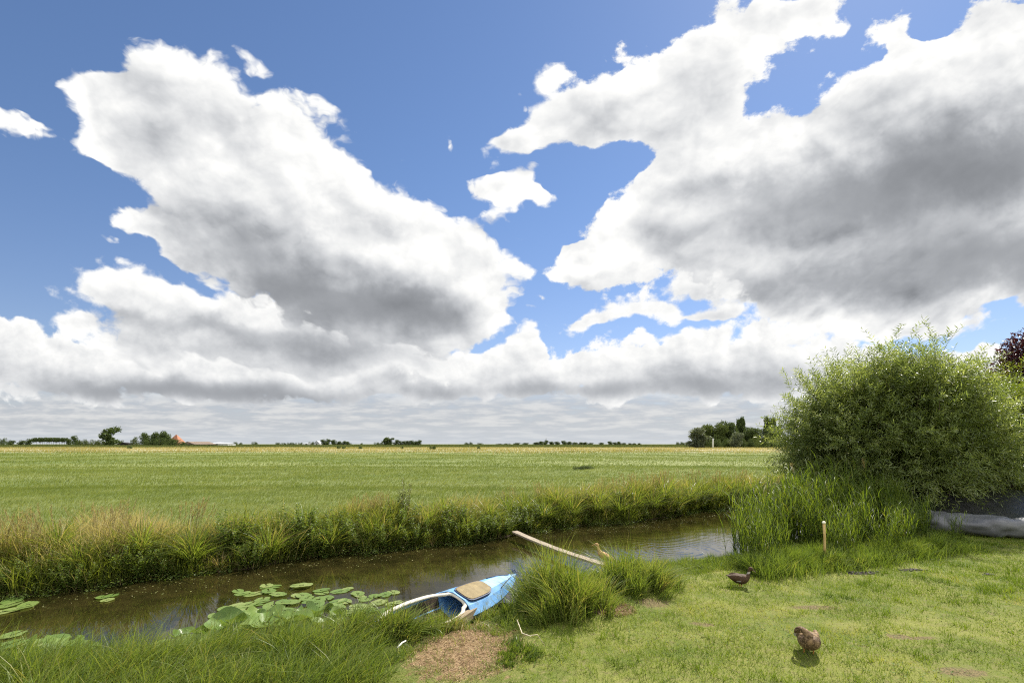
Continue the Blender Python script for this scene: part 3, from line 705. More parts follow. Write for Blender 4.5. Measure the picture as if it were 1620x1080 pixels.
# ---------------------------------------------------------------- the two big grass clumps between the lawn and the water
def grass_clump(name, cx, cy, rx, ry, n, hgt, seed, label, lean=(.0, 0), tone0=.66, dead=.08):
    """sub-tufts scattered over an irregular footprint, each with its own lean and height"""
    r = np.random.default_rng(seed); nt = max(8, int(n / 70)); ps = []
    ta = r.random(nt) * 6.283; tq = r.random(nt) ** .6; tx = rx * tq * np.cos(ta) + r.normal(0, .05, nt); ty = ry * tq * np.sin(ta) + r.normal(0, .05, nt)
    th = hgt * (.35 + .65 * r.random(nt) ** .9) * (1.08 - .55 * tq ** 2)
    tl_ = np.stack([np.cos(ta) * tq * .35 + r.normal(lean[0], .22, nt), np.sin(ta) * tq * .35 + r.normal(lean[1], .22, nt)], 1); tt = r.normal(0, .12, nt)
    k = r.integers(0, nt, n); x = tx[k] + r.normal(0, .045, n); y = ty[k] + r.normal(0, .045, n)
    z = ground_z(cx + x, cy + y) - .01
    h = th[k] * (.3 + .75 * r.random(n) ** .8)
    V, f, tn = blades(np.stack([x, y, z], 1), h, .006 + .010 * r.random(n), r.random(n) * 3.14, tl_[k] + r.normal(0, .27, (n, 2)), 4, droop=.4, tone=np.clip(r.normal(tone0, .2, n) + tt[k] + (r.random(n) < dead) * .5, 0, 1))
    o = link(name, np_mesh(name, V, f, tn), M_tall, None, (cx, cy, 0)); tag(o, label, 'grass clump'); return o
grass_clump('tall_grass_clump', .60, 6.85, .68, .70, 3600, 1.10, 300, 'big clump of tall bright grass hiding the bow of the blue kayak', (-.05, 0))
grass_clump('tall_grass_clump', 1.80, 7.85, .60, .58, 2800, .92, 301, 'tall grass clump at the lawn end of the plank, below the tan duck', (.08, 0))
grass_clump('tall_grass_clump', .02, 5.35, .36, .28, 900, .20, 302, 'low dark green grass tuft on the near edge of the bare straw patch', (.3, 0), .25)
grass_clump('tall_grass_clump', -1.32, 5.90, .34, .16, 2400, .66, 303, 'grass clump growing over the white cockpit rim of the kayak', (.25, .1), .6, .2)
grass_clump('tall_grass_clump', -.92, 6.22, .24, .15, 1400, .50, 304, 'small grass tuft against the near side of the blue kayak hull', (.15, 0), .6, .15)
grass_clump('tall_grass_clump', -1.80, 5.72, .34, .18, 2400, .70, 305, 'leaning grass clump over the pointed stern of the kayak', (.35, .1), .6, .1)
grass_clump('tall_grass_clump', -.42, 6.78, .16, .16, 600, .34, 306, 'little yellowish grass tuft between the kayak and the old beam', (.1, 0), .7, .2)

grass_clump('tall_grass_clump', 5.70, 9.16, .40, .14, 1500, .50, 307, 'low bright grass tuft at the foot of the tan stake', (0, 0), .6, .1)

# ---------------------------------------------------------------- reeds
def reed_parts(nst, hgt, seed, rad=.32, heads=0):
    r = np.random.default_rng(seed); st, lv, hd = [], [], []
    for k in range(nst):
        a = r.random() * 6.283; rr = r.random() ** .5 * rad; b = np.array([rr * math.cos(a), rr * math.sin(a), 0.])
        hh_ = hgt * (.6 + .45 * r.random()); ln = np.array([r.normal(.06, .12), r.normal(-.05, .12), 0]) * hh_
        pts = np.array([b + np.array([0, 0, hh_]) * t + ln * t * t for t in np.linspace(0, 1, 5)])
        st.append(tube_np(pts, [.006, .0055, .005, .004, .002], 4, r.random() * .5))
        m = int(hh_ / .11); t = np.linspace(.12, 1.0, m); a0 = r.random() * 6.283
        c = b + np.array([0, 0, hh_]) * t[:, None] + ln * (t * t)[:, None]
        az = a0 + np.arange(m) * np.pi + r.normal(0, .5, m)
        L = (.46 + .30 * r.random(m)) * (1 - .35 * abs(t - .55)) 
        V, f, tn = blades(c, L * .85, .014 + .007 * r.random(m), az + np.pi / 2, rot2(az) * (.30 + .55 * r.random(m))[:, None], 5, droop=.5, tone=np.clip(r.normal(.5, .18, m), 0, 1))
        lv.append((V, f, tn))
        if k < heads:
            q = 70; tt = r.random(q); top = pts[-1]; cc = top + np.array([.02, 0, .0]) + np.stack([tt * .07, np.zeros(q), tt * .2], 1); Dv = np.stack([r.normal(.6, .4, q), r.normal(0, .4, q), r.random(q) * .8], 1)
            hd.append(leaves(cc, Dv, r.normal(0, 1, (q, 3)), .05 + .04 * r.random(q), .008, tone=r.random(q)))
    return st, lv, hd
reeds = []
for i in range(4):
    st, lv, hd = reed_parts(17, 1.35, 320 + i, heads=1 if i == 3 else 0)
    e = empty('reed_clump'); tag(e, 'clump of fresh green reeds in the reed bed left of the willow bush', 'reeds', 'reed clumps between the ditch and the willow bush')
    link('stems', mesh_from('reed_stems', st), M_reed, e); link('leaves', mesh_from('reed_leaves', lv), M_reed, e)
    if hd: link('plume', mesh_from('reed_plume', hd), M_seed, e)
    reeds.append(e)
cnt = 0
rr_ = random.Random(5)
for gy_ in range(9):
    for gx_ in range(12):
        x = 4.35 + gx_ * .46 + rr_.uniform(-.2, .2) + gy_ * .10; y = 8.95 + gy_ * .52 + gx_ * .20 + rr_.uniform(-.2, .2)
        if y > float(y_near(x)) + .15: continue
        if x > 9.9 or (abs(x - 5.75) < .42 and y < 10.1): continue
        front = y - (8.95 + (x - 4.35) * .42)
        k = min(1.25, .62 + .22 * max(front, 0)) * rr_.uniform(.85, 1.1)
        if x > 8: k *= .9
        place(reeds[3 if (gy_ > 5 and rr_.random() < .5) else cnt % 3], x, y, s=k * .95, sz=k, rz=rr_.random() * 6.28); cnt += 1
# grassy skirt at the foot of the reeds
n = 26000; x = rng.uniform(4.0, 9.8, n); y = 8.55 + (x - 4.0) * .42 + rng.normal(0, .28, n) + .15; n = len(x)
V, f, tn = blades(np.stack([x, y, ground_z(x, y) - .01], 1), (.10 + .28 * rng.random(n)) * (.5 + vnoise(x, y, .3, 81)), .006 + .005 * rng.random(n), rng.random(n) * 3.14, rng.normal(0, .45, (n, 2)) + [-.1, -.2], 3, tone=np.clip(rng.normal(.45, .2, n), 0, 1))
tag(link('reed_bed_foot_grass', np_mesh('reed_bed_foot_grass', V, f, tn), M_tall), kind='stuff')
# ================================================================ willow bushes
M_willow = leaf_mat('willow_leaves', [(0, (.085, .12, .04)), (.45, (.18, .235, .075)), (.8, (.31, .36, .15)), (1, (.48, .52, .32))], .54, .34, .55, (1.6, .25))
M_bark = new_mat('bark')
_m, t, out = M_bark; M_bark = _m
co = obj_co(t); princ(t, out, mixc(t, noise_n(t, co, 14, 5, .7).ramp(.3, .7), (.06, .045, .03), (.17, .13, .09)), .85, .2, normal=bump(t, noise_n(t, co, 30, 4, .7), .6, .02))
def willow(name, cx, cy, blobs, ntwig, seed, label, leafL=.145, shoots=60, lw=.026, tl=(.42, .55), mat=None):
    r = np.random.default_rng(seed)
    e = empty(name, (cx, cy, 0)); tag(e, label, 'bush')
    B = np.array(blobs, float)                        # x, y, z, rx, ry, rz local
    vol = (B[:, 3] * B[:, 4] * B[:, 5]) ** (2 / 3)
    k = r.choice(len(B), ntwig, p=vol / vol.sum())
    d = r.normal(size=(ntwig, 3)); d /= np.linalg.norm(d, axis=1, keepdims=True); d[:, 2] = np.where(d[:, 2] < -.6, -d[:, 2] * .6, d[:, 2])
    rad = (.50 + .5 * r.random(ntwig) ** .55)
    lump = .84 + .5 * (np.sin(d[:, 0] * 7 + k) * np.sin(d[:, 2] * 8 + k * 2) * np.cos(d[:, 1] * 6))
    P = B[k, :3] + d * B[k, 3:] * (rad * lump)[:, None]
    up = np.array([0, 0, 1.])
    G = d + up * ((.75 + .35 * r.random((ntwig, 1))) * np.clip((P[:, 2:3] - .4) / 2.2, -.05, 1)) + r.normal(0, .25, (ntwig, 3)); G /= np.linalg.norm(G, axis=1, keepdims=True)
    T = tl[0] + tl[1] * r.random(ntwig)
    ish = r.random(ntwig) < shoots / ntwig
    hi = (d[:, 2] > .1) & (rad > .82)
    sel = np.where(hi)[0]; sel = r.choice(sel, min(shoots, len(sel)), replace=False)
    T[sel] *= 1.5; G[sel] = G[sel] * .55 + up * .75 + r.normal(0, .12, (len(sel), 3)); G[sel] /= np.linalg.norm(G[sel], axis=1, keepdims=True)
    m = 26
    t_ = np.linspace(.02, 1, m)
    lean = np.stack([r.normal(0, 1, ntwig), r.normal(0, 1, ntwig), -1.2 + .3 * r.random(ntwig)], 1) * np.where(P[:, 2] < 1.8, .34, .22)[:, None]
    c = P[:, None, :] + G[:, None, :] * (T[:, None] * t_)[:, :, None] + lean[:, None, :] * (T[:, None] * t_ ** 2)[:, :, None]
    az = r.random((ntwig, 1)) * 6.28 + np.arange(m) * 2.4 + r.normal(0, .3, (ntwig, m))
    a1 = np.cross(G, up + r.normal(0, .01, (ntwig, 3))); a1 /= np.linalg.norm(a1, axis=1, keepdims=True) + 1e-9; a2 = np.cross(G, a1)
    D = G[:, None, :] * (.75) + (a1[:, None, :] * np.cos(az)[:, :, None] + a2[:, None, :] * np.sin(az)[:, :, None]) * .85 + np.array([0, 0, -.18])
    D += r.normal(0, .12, D.shape)
    c = c.reshape(-1, 3); D = D.reshape(-1, 3); n = len(c)
    keep = c[:, 2] > .12; keep &= r.random(n) < .95
    N = up + r.normal(0, .5, (n, 3))
    L = leafL * (.7 + .5 * r.random(n)); tone = np.clip(np.repeat(r.normal(.47, .2, ntwig), m) + r.normal(0, .12, n), 0, 1)
    V, f, tn = leaves(c[keep], D[keep], N[keep], L[keep], lw * (.8 + .4 * r.random(keep.sum())), tone=tone[keep], fold=.12)
    link('foliage', np_mesh('willow_foliage', V, f, tn), mat or M_willow, e)
    st = []
    for i in sel[:shoots]:
        pts = P[i] + G[i] * (T[i] * np.linspace(-.3, 1, 5))[:, None] + lean[i] * (T[i] * np.linspace(0, 1, 5) ** 2)[:, None]
        st.append(tube_np(pts, [.008, .006, .004, .003, .0015], 3, .5))
    for i in r.choice(ntwig, 70, replace=False):
        q = P[i]; b = np.array([q[0] * .14, q[1] * .14, 0]); mid = (b + q) / 2 + np.array([q[0] * -.08, q[1] * -.08, .35])
        pts = [b, b * .6 + mid * .4 + [0, 0, .12], mid, (mid + q) / 2 + [0, 0, .1], q]
        st.append(tube_np(np.array(pts), [.035, .03, .022, .014, .007], 5, .4))
    V, f, tn = join(st); link('branches', np_mesh('willow_branches', V, f, tn), M_bark, e)
    return e
willow('willow_bush', 11.05, 15.2, [(-.35, 0, 2.75, 2.3, 2.0, 2.0), (-1.0, .6, 1.9, 1.5, 1.1, 1.3), (-1.4, -.1, 2.3, 1.35, 1.5, 1.7), (-1.3, 0, 1.2, 1.4, 1.3, 1.0), (.2, -.6, 3.3, 1.5, 1.4, 1.6), (1.3, -.3, 2.9, 1.5, 1.6, 1.7), (1.7, -.5, 1.75, 1.4, 1.2, .8), (.3, -1.0, 1.6, 1.5, 1.1, 1.2), (2.2, 0, 2.2, 1.2, 1.4, 1.4), (-1.2, -.5, .9, 1.2, .9, .75), (0, -.9, .85, 1.5, .8, .75), (1.4, -.4, 1.35, 1.4, .8, .7), (2.6, .2, 1.5, 1.1, 1.0, .8)], 7400, 401,
       'big silvery green willow bush behind the reeds, feathery on top and dark at its foot', shoots=150)
M_willow2 = leaf_mat('light_willow_leaves', [(0, (.07, .10, .02)), (.5, (.14, .19, .03)), (1, (.25, .30, .08))], .5, .4, .4, (1.6, .25), (1.35, 1.3, .45))
willow('willow_bush', 16.6, 17.0, [(-.6, 0, 2.2, 2.0, 1.6, 2.0), (1.2, 0, 2.4, 1.9, 1.6, 2.0), (-.9, -.6, 1.2, 1.7, 1.2, 1.1), (-1.2, -.4, 3.1, 1.1, 1.1, .9)], 3600, 402,
       'yellow-green sunlit willow at the right edge, merging with the big willow bush', shoots=70, mat=M_willow2)
for (x, y, sx__, h_, n_, lb) in ((13.3, 17.6, 1.9, 1.7, 2600, 'dark undergrowth behind the ring pool and under the willow'), (17.0, 19.2, 2.2, 1.9, 2600, 'dark undergrowth at the right edge, under the sunlit willow')):
    willow('undergrowth_bush', x, y, [(-sx__ * .5, 0, h_ * .45, sx__ * .7, .8, h_ * .5), (sx__ * .5, 0, h_ * .5, sx__ * .7, .8, h_ * .5), (0, 0, h_ * .35, sx__, .8, h_ * .35)], 1500, int(x * 7), lb, shoots=20, leafL=.11, lw=.04)
# purple-leaved tree behind
def broad_tree(name, x, y, h, r_, cz, nl, ls, mat, label, cat='tree', seed=1, trunk=.16, lobes=9, flat=1.0):
    r = np.random.default_rng(seed); e = empty(name, (x, y, 0)); tag(e, label, cat)
    st = [tube_np([(0, 0, 0), (0.05, 0, cz * .5), (-.05, .05, cz), (0, 0, h * .8)], [trunk, trunk * .8, trunk * .55, trunk * .15], 7, .3)]
    ps = []
    for i in range(lobes):
        d = r.normal(size=3); d /= np.linalg.norm(d); c = np.array([0, 0, cz + .1]) + d * np.array([r_, r_, (h - cz) * .8]) * .55; c[2] = max(c[2], cz * .75)
        rr = r_ * (.38 + .22 * r.random())
        m = nl // lobes; q = r.normal(size=(m, 3)); q /= np.linalg.norm(q, axis=1, keepdims=True)
        P = c + q * rr * (.55 + .5 * r.random((m, 1))) * [1, 1, flat]
        ps.append(leaves(P, r.normal(size=(m, 3)) + q, r.normal(0, .6, (m, 3)) + [0, 0, 1], ls * (.7 + .6 * r.random(m)), ls * .6, tone=np.clip(r.normal(.45, .2, m), 0, 1)))
        st.append(tube_np([(0, 0, cz * .6), tuple(c * [.5, .5, .8]), tuple(c)], [trunk * .5, trunk * .3, trunk * .1], 5, .3))
    link('crown', mesh_from(name + '_crown', ps), mat, e)
    V, f, tn = join(st); link('trunk', np_mesh(name + '_trunk', V, f, tn), M_bark, e)
    return e
M_purple = leaf_mat('purple_leaves', [(0, (.02, .010, .012)), (.6, (.055, .018, .022)), (1, (.13, .04, .04))], .35, .4, .45, None, (1.3, .6, .5))
broad_tree('purple_plum_tree', 24.6, 23.6, 8.1, 2.6, 4.9, 40000, .13, M_purple, 'dark purple-leaved tree at the right edge behind the willow', seed=410, trunk=.16, lobes=16)

# ================================================================ water lilies
M_lily = leaf_mat('lily_pads', [(0, (.08, .16, .03)), (.5, (.17, .25, .06)), (1, (.34, .37, .14))], .3, .36, .35, (6, .25))
def lily_mesh(name, seed, cup=.0, wave=.1):
    r = np.random.default_rng(seed); na, nr = 26, 5; ph = r.random(3) * 6.28
    V = [(0, 0, 0)]; F3, F4 = [], []
    for j in range(1, nr + 1):
        for i in range(na + 1):
            a = .16 + (2 * math.pi - .32) * i / na; q = j / nr
            rad = q * (1 + .06 * math.sin(2 * a + ph[0]) + .03 * math.sin(5 * a + ph[1])) * (1.12 if abs(math.cos(a)) > .7 else 1.0)
            z = cup * q * q * (1 - .5 * math.cos(a * 1 + ph[2])) + wave * q ** 3 * math.sin(3 * a + ph[1]) * .35 + .012 * math.sin(9 * a) * q
            V.append((rad * math.cos(a), rad * math.sin(a) * .86, z))
    for i in range(na): F3.append((0, 1 + i, 2 + i))
    for j in range(nr - 1):
        for i in range(na): b = 1 + j * (na + 1) + i; F4.append((b, b + 1 + 0, b + na + 2, b + na + 1))
    me = np_mesh(name, np.array(V), [np.array(F3), np.array(F4)], [np.full(len(F3), .5), np.full(len(F4), .5)]); me.materials.append(M_lily); me.shade_smooth(); return me
flat_l = [lily_mesh('lily_leaf_flat', 500 + i, .02, .05) for i in range(3)]
cup_l = [lily_mesh('lily_leaf_cupped', 510 + i, .34, .5) for i in range(3)]
def tint_copy(me, v):
    m2 = me.copy(); m2.attributes['tone'].data.foreach_set('value', np.full(len(m2.polygons), v, np.float32)); return m2
flat_l = [tint_copy(m, v) for m in flat_l for v in (.3, .55, .8)]; cup_l = [tint_copy(m, v) for m in cup_l for v in (.2, .4, .6)]
M_lstem = leaf_mat('lily_stalk', [(0, (.06, .09, .02)), (1, (.10, .13, .03))], .1, .4, .4)
def lily_plant(leafs, label):
    leafs = leafs + [(a + random.uniform(-16, 16), b + random.uniform(-5, 5), r_ * .85, u * random.uniform(.5, 1.2)) for a, b, r_, u in leafs if len(leafs) > 10]
    cx = float(np.mean([px(a, b, WZ)[0] for a, b, *_ in leafs])); cy = float(np.mean([px(a, b, WZ)[1] for a, b, *_ in leafs]))
    e = empty('water_lily', (cx, cy, WZ)); tag(e, label, 'water lily', 'water lily plants in the ditch')
    st = []
    for (a, b, rad, up) in leafs:
        up = up * 1.7; z = WZ + .004 + up; X_, Y_, _ = px(a, b, z)
        me = random.choice(cup_l if up > .04 else flat_l)
        o = bpy.data.objects.new('leaf', me); C.objects.link(o); o.parent = e
        o.location = (X_ - cx, Y_ - cy, up + .006 + random.random() * .012); o.scale = ((.8 + .35 * random.random()) * min(rad, .19) * (1.12 if up > .04 else 1),) * 3
        tilt = 0 if up < .04 else random.uniform(.2, .75)
        o.rotation_euler = (tilt * math.cos(random.random() * 6.28) + (random.uniform(-.04, .04)), tilt * random.uniform(-.8, .8) + random.uniform(-.04, .04), random.random() * 6.28)
        if up > .04: st.append(tube_np([(X_ - cx, Y_ - cy, -.3), (X_ - cx + .02, Y_ - cy, up * .5), (X_ - cx, Y_ - cy, up)], [.007, .006, .005], 5, .5))
    if st: V, f, tn = join(st); link('stalks', np_mesh('lily_stalks', V, f, tn), M_lstem, e)
lily_plant([(428, 928, .17, 0), (477, 926, .17, .02), (403, 939, .16, 0), (384, 939, .13, 0), (440, 940, .15, .01), (456, 952, .16, .01), (432, 958, .17, 0), (391, 957, .15, 0), (358, 963, .15, 0), (371, 968, .15, .01), (342, 974, .14, 0), (399, 969, .16, .02), (415, 948, .14, .0), (470, 942, .13, 0), (448, 966, .15, .02)], 'flat green lily pads furthest out on the water, left of the white kayak rim')
lily_plant([(509, 937, .14, 0), (517, 946, .15, .0), (538, 935, .14, 0), (566, 939, .13, 0), (579, 947, .15, 0), (609, 941, .15, 0), (599, 953, .16, 0), (546, 951, .15, .01), (485, 946, .15, .01), (500, 955, .15, .02), (611, 966, .13, 0), (570, 960, .15, 0), (530, 960, .15, .01), (588, 966, .12, 0), (555, 968, .14, 0), (620, 955, .12, 0)], 'flat lily pads on the water just behind the white kayak rim')
lily_plant([(318, 1002, .17, .12), (360, 990, .20, .16), (391, 998, .19, .14), (432, 984, .22, .18), (464, 981, .19, .16), (289, 1028, .17, .1), (281, 1010, .14, .03), (383, 1012, .19, .1), (420, 1014, .18, .08), (338, 1022, .18, .12), (444, 996, .2, .12), (411, 992, .18, .18), (509, 969, .17, .08), (489, 975, .18, .1), (244, 1022, .13, 0), (350, 1008, .16, .05), (470, 1004, .18, .1), (500, 990, .18, .1), (528, 978, .15, .03), (260, 1016, .12, 0), (310, 1016, .15, .06), (372, 978, .15, .02), (405, 975, .16, .03), (340, 988, .14, .02)], 'upright cupped glossy lily leaves crowding the near bank')
lily_plant([(8, 1022, .19, .02), (24, 1040, .2, .06), (81, 1014, .22, 0), (100, 1026, .22, .04), (49, 1028, .19, .02), (12, 1052, .18, .12), (53, 1048, .2, .1), (81, 1042, .2, .08), (66, 1018, .17, 0), (30, 1022, .16, .0), (140, 1022, .14, 0), (118, 1040, .18, .1), (5, 1066, .2, .12), (40, 1064, .2, .12), (20, 1004, .13, 0), (75, 1060, .18, .1)], 'lily leaves in the bottom left corner behind the tall grass')
lily_plant([(12, 958, .22, 0), (30, 962, .24, 0), (4, 968, .2, 0), (44, 956, .16, 0), (20, 950, .15, 0)], 'small group of lily pads by the far bank at the left edge')
lily_plant([(162, 945, .13, 0), (176, 942, .12, 0), (170, 949, .10, 0)], 'three small lily pads under the far bank, beside the withered sedge')

# ================================================================ simple solid helpers
def bm_obj(name, bm, mat, parent=None, loc=(0, 0, 0), smooth=False, bevel=0, seg=2, rot=None):
    if bevel: bmesh.ops.bevel(bm, geom=bm.edges[:], offset=bevel, segments=seg, affect='EDGES', profile=.6)
    me = bpy.data.meshes.new(name); bm.to_mesh(me); bm.free()
    o = link(name, me, mat, parent, loc, smooth)
    if rot: o.rotation_euler = rot
    return o
def box_bm(x0, x1, y0, y1, z0, z1, bm=None):
    bm = bm or bmesh.new()
    v = [bm.verts.new((x, y, z)) for z in (z0, z1) for y in (y0, y1) for x in (x0, x1)]
    for f in ((0, 2, 3, 1), (4, 5, 7, 6), (0, 1, 5, 4), (2, 6, 7, 3), (0, 4, 6, 2), (1, 3, 7, 5)): bm.faces.new([v[i] for i in f])
    return bm
def wood(name, c1, c2, sc=(2, 30, 30), rough=.75):
    m, t, out = new_mat(name); co = obj_co(t)
    X, Y, Z = sep(t, co)
    g_ = noise_n(t, comb(t, X * sc[0], Y * sc[1], Z * sc[2]), 1.0, 6, .65); n_ = noise_n(t, co, 4, 5, .7)
    c = mixc(t, g_.ramp(.3, .7), c1, c2); c = mixc(t, n_.ramp(.5, .75) * .6, c, tuple(q * .45 for q in c1))
    princ(t, out, c, rough, .25, normal=bump(t, g_, .6, .004)); return m
def plain(name, c1, c2, sc=8, rough=.5, spec=.4, bmp=0.0, dirt=None, **kw):
    m, t, out = new_mat(name); co = obj_co(t); n_ = noise_n(t, co, sc, 6, .65)
    c = mixc(t, n_.ramp(.35, .7), c1, c2)
    if dirt: c = mixc(t, noise_n(t, co, sc * .6, 8, .75).ramp(.52, .72) * dirt[1], c, dirt[0])
    princ(t, out, c, rough, spec, normal=bump(t, n_, bmp, .01) if bmp else None, **kw); return m

# ---------------------------------------------------------------- plank across the ditch
m_plank = wood('weathered_plank', (.20, .16, .115), (.38, .32, .235))
A = Vector(px(814, 842, -.20)); Bq = Vector(px(972, 900, -.20)); dv = Bq - A; L = dv.length
bm = bmesh.new(); nseg = 22; rows = []
for i in range(nseg + 1):
    s_ = i / nseg * L; sag = -.05 * math.sin(math.pi * i / nseg); wv = .078 + .004 * math.sin(i * 1.7)
    rows.append([bm.verts.new((s_, y_ * wv, z_ + sag)) for (y_, z_) in ((-1, 0), (1, 0), (1, .045), (-1, .045))])
for a, b in zip(rows, rows[1:]):
    for j in range(4): bm.faces.new((a[j], a[(j + 1) % 4], b[(j + 1) % 4], b[j]))
bm.faces.new(rows[0][::-1]); bm.faces.new(rows[-1]); bmesh.ops.recalc_face_normals(bm, faces=bm.faces)
o = bm_obj('plank', bm, m_plank, loc=A, rot=(0.06, math.asin(-dv.z / L), math.atan2(dv.y, dv.x)))
tag(o, 'weathered grey wooden plank laid across the ditch as a footbridge', 'plank')
# wooden beam holding the bank beside the kayak
a = Vector(px(776, 948, -.28)); b = Vector(px(700, 1000, -.16)); dv = b - a
o = bm_obj('bank_beam', box_bm(0, dv.length, -.045, .045, -.07, .05), wood('old_beam', (.20, .15, .09), (.34, .27, .18)), loc=a, bevel=.006, rot=(0, math.asin(-dv.z / dv.length), math.atan2(dv.y, dv.x)))
tag(o, 'old brown wooden beam along the water edge beside the blue kayak hull', 'beam')

# ---------------------------------------------------------------- kayak
m_blue = plain('kayak_blue', (.09, .27, .56), (.19, .40, .68), 5, .55, .4, .15, ((.13, .17, .15), 1.0))
m_white = plain('kayak_white', (.56, .53, .43), (.70, .67, .57), 7, .6, .3, .2, ((.25, .22, .14), .85))
m_tan = plain('kayak_hatch', (.17, .125, .05), (.25, .19, .085), 9, .7, .3, .1, ((.2, .16, .08), .4))
m_navy = plain('kayak_cord', (.015, .03, .08), (.03, .05, .12), 8, .6)
m_dark = plain('kayak_inside', (.03, .025, .02), (.10, .075, .05), 12, .9, .2, .2)
kay = empty('kayak', (-.87, 7.43, -.20), R(60)); tag(kay, 'blue kayak with white cockpit rim and tan hatch, moored in the grass', 'kayak')
kay.rotation_euler = (R(22), R(2.2), R(60))
KL = 1.72
def khw(x): return .325 * max(0, 1 - abs(x / KL) ** 2.4) ** .8 + .004
def kgun(x): return .08 + .14 * (abs(x) / KL) ** 3          # gunwale height
def kkeel(x): return -.17 + .22 * (abs(x) / KL) ** 4
COCK0, COCK1 = -1.5, .0
def ksec(x):
    w = khw(x); g_ = kgun(x); k_ = kkeel(x)
    return [(-w, g_), (-w * .96, g_ - .05), (-w * .82, (g_ + k_) / 2 - .02), (-w * .45, k_ + .02), (0, k_), (w * .45, k_ + .02), (w * .82, (g_ + k_) / 2 - .02), (w * .96, g_ - .05), (w, g_)]
bm = bmesh.new(); xs = np.linspace(-KL, KL, 49); rows = []
for x in xs: rows.append([bm.verts.new((x, y_, z_)) for y_, z_ in ksec(x)])
for a, b in zip(rows, rows[1:]):
    for j in range(8): bm.faces.new((a[j], b[j], b[j + 1], a[j + 1]))
# deck, leaving the cockpit open; a flat-topped ridge runs to each end
def deck(bm, x0, x1, n):
    rr = []
    for x in np.linspace(x0, x1, n):
        w = khw(x); g_ = kgun(x); q = 1 - abs(x) / KL; hgt = .02 + .11 * min(1, q * 3.2)
        rr.append([bm.verts.new((x, y_, z_)) for y_, z_ in ((-w, g_), (-w * .62, g_ + hgt * .72), (-w * .34, g_ + hgt), (w * .34, g_ + hgt), (w * .62, g_ + hgt * .72), (w, g_))])
    for a, b in zip(rr, rr[1:]):
        for j in range(5): bm.faces.new((a[j], a[j + 1], b[j + 1], b[j]))
deck(bm, COCK1 + .05, KL, 26); deck(bm, -KL, COCK0 - .05, 10)
bmesh.ops.remove_doubles(bm, verts=bm.verts[:], dist=.002); bmesh.ops.recalc_face_normals(bm, faces=bm.faces)
o = bm_obj('hull', bm, m_blue, kay, smooth=True); 
sm_ = o.modifiers.new('thick', 'SOLIDIFY'); sm_.thickness = .012; sm_.offset = -1
me = o.data
for p_ in me.polygons: p_.use_smooth = False
def tube_bm(pts, rad, sides=10, closed=False, flat=1.0):
    bm = bmesh.new(); n = len(pts); rings_ = []
    P_ = [Vector(p) for p in pts]; rr = rad if hasattr(rad, '__len__') else [rad] * n
    for i in range(n):
        d = (P_[(i + 1) % n] - P_[i - 1]) if closed else (P_[min(i + 1, n - 1)] - P_[max(i - 1, 0)])
        d.normalize(); a = Vector((0, 0, 1)) if abs(d.z) < .95 else Vector((1, 0, 0)); u = d.cross(a).normalized(); v = u.cross(d)
        rings_.append([bm.verts.new(P_[i] + (u * math.cos(6.28318 * j / sides) + v * flat * math.sin(6.28318 * j / sides)) * rr[i]) for j in range(sides)])
    for i in range(n if closed else n - 1):
        a, b = rings_[i], rings_[(i + 1) % n]
        for j in range(sides): bm.faces.new((a[j], a[(j + 1) % sides], b[(j + 1) % sides], b[j]))
    if not closed: bm.faces.new(rings_[0][::-1]); bm.faces.new(rings_[-1])
    bmesh.ops.recalc_face_normals(bm, faces=bm.faces); return bm
rim = []
for i in range(64):
    a = 2 * math.pi * i / 64; ca, sa = math.cos(a), math.sin(a)
    x = (COCK0 + COCK1) / 2 + (COCK1 - COCK0) / 2 * math.copysign(abs(ca) ** .45, ca); w = min(khw(x), .30) * .97
    y_ = w * math.copysign(abs(sa) ** .6, sa)
    rim.append((x + (.06 if ca > .9 else 0), y_, kgun(x) + .035 + (.06 * max(0, ca) ** 6)))
bm_obj('cockpit_rim', tube_bm(rim, .030, 10, True, .75), m_white, kay, smooth=True)
bm = bmesh.new(); rr = []
for x in np.linspace(COCK0, COCK1, 14):
    w = khw(x) * .9; rr.append([bm.verts.new((x, y_, z_)) for y_, z_ in ((-w, kgun(x) - .03), (-w * .7, kkeel(x) + .07), (0, kkeel(x) + .04), (w * .7, kkeel(x) + .07), (w, kgun(x) - .03))])
for a, b in zip(rr, rr[1:]):
    for j in range(4): bm.faces.new((a[j], a[j + 1], b[j + 1], b[j]))
bm_obj('cockpit_liner', bm, m_dark, kay)
# hatch panel on the foredeck and its dark seam
def hatch(z_, grow, th, mat, name):
    bm = bmesh.new(); top, bot = [], []
    for i in range(40):
        a = 2 * math.pi * i / 40; ca, sa = math.cos(a), math.sin(a)
        x = .44 + (.33 + grow) * math.copysign(abs(ca) ** .38, ca); y_ = (.165 + grow - .045 * (ca > 0) * abs(ca)) * math.copysign(abs(sa) ** .5, sa)
        q = 1 - abs(x) / KL; zz = kgun(x) + .02 + .11 * min(1, q * 3.2)
        dz = 0 if abs(y_) < khw(x) * .34 else (abs(y_) - khw(x) * .34) * .33
        top.append(bm.verts.new((x, y_, zz + z_ - dz * .6))); bot.append(bm.verts.new((x, y_, zz + z_ - th - .02)))
    bm.faces.new(top)
    for i in range(40): bm.faces.new((bot[i], bot[(i + 1) % 40], top[(i + 1) % 40], top[i]))
    bmesh.ops.recalc_face_normals(bm, faces=bm.faces)
    return bm_obj(name, bm, mat, kay)
hatch(.018, .018, .02, m_navy, 'hatch_seal'); hatch(.026, 0, .02, m_tan, 'hatch')
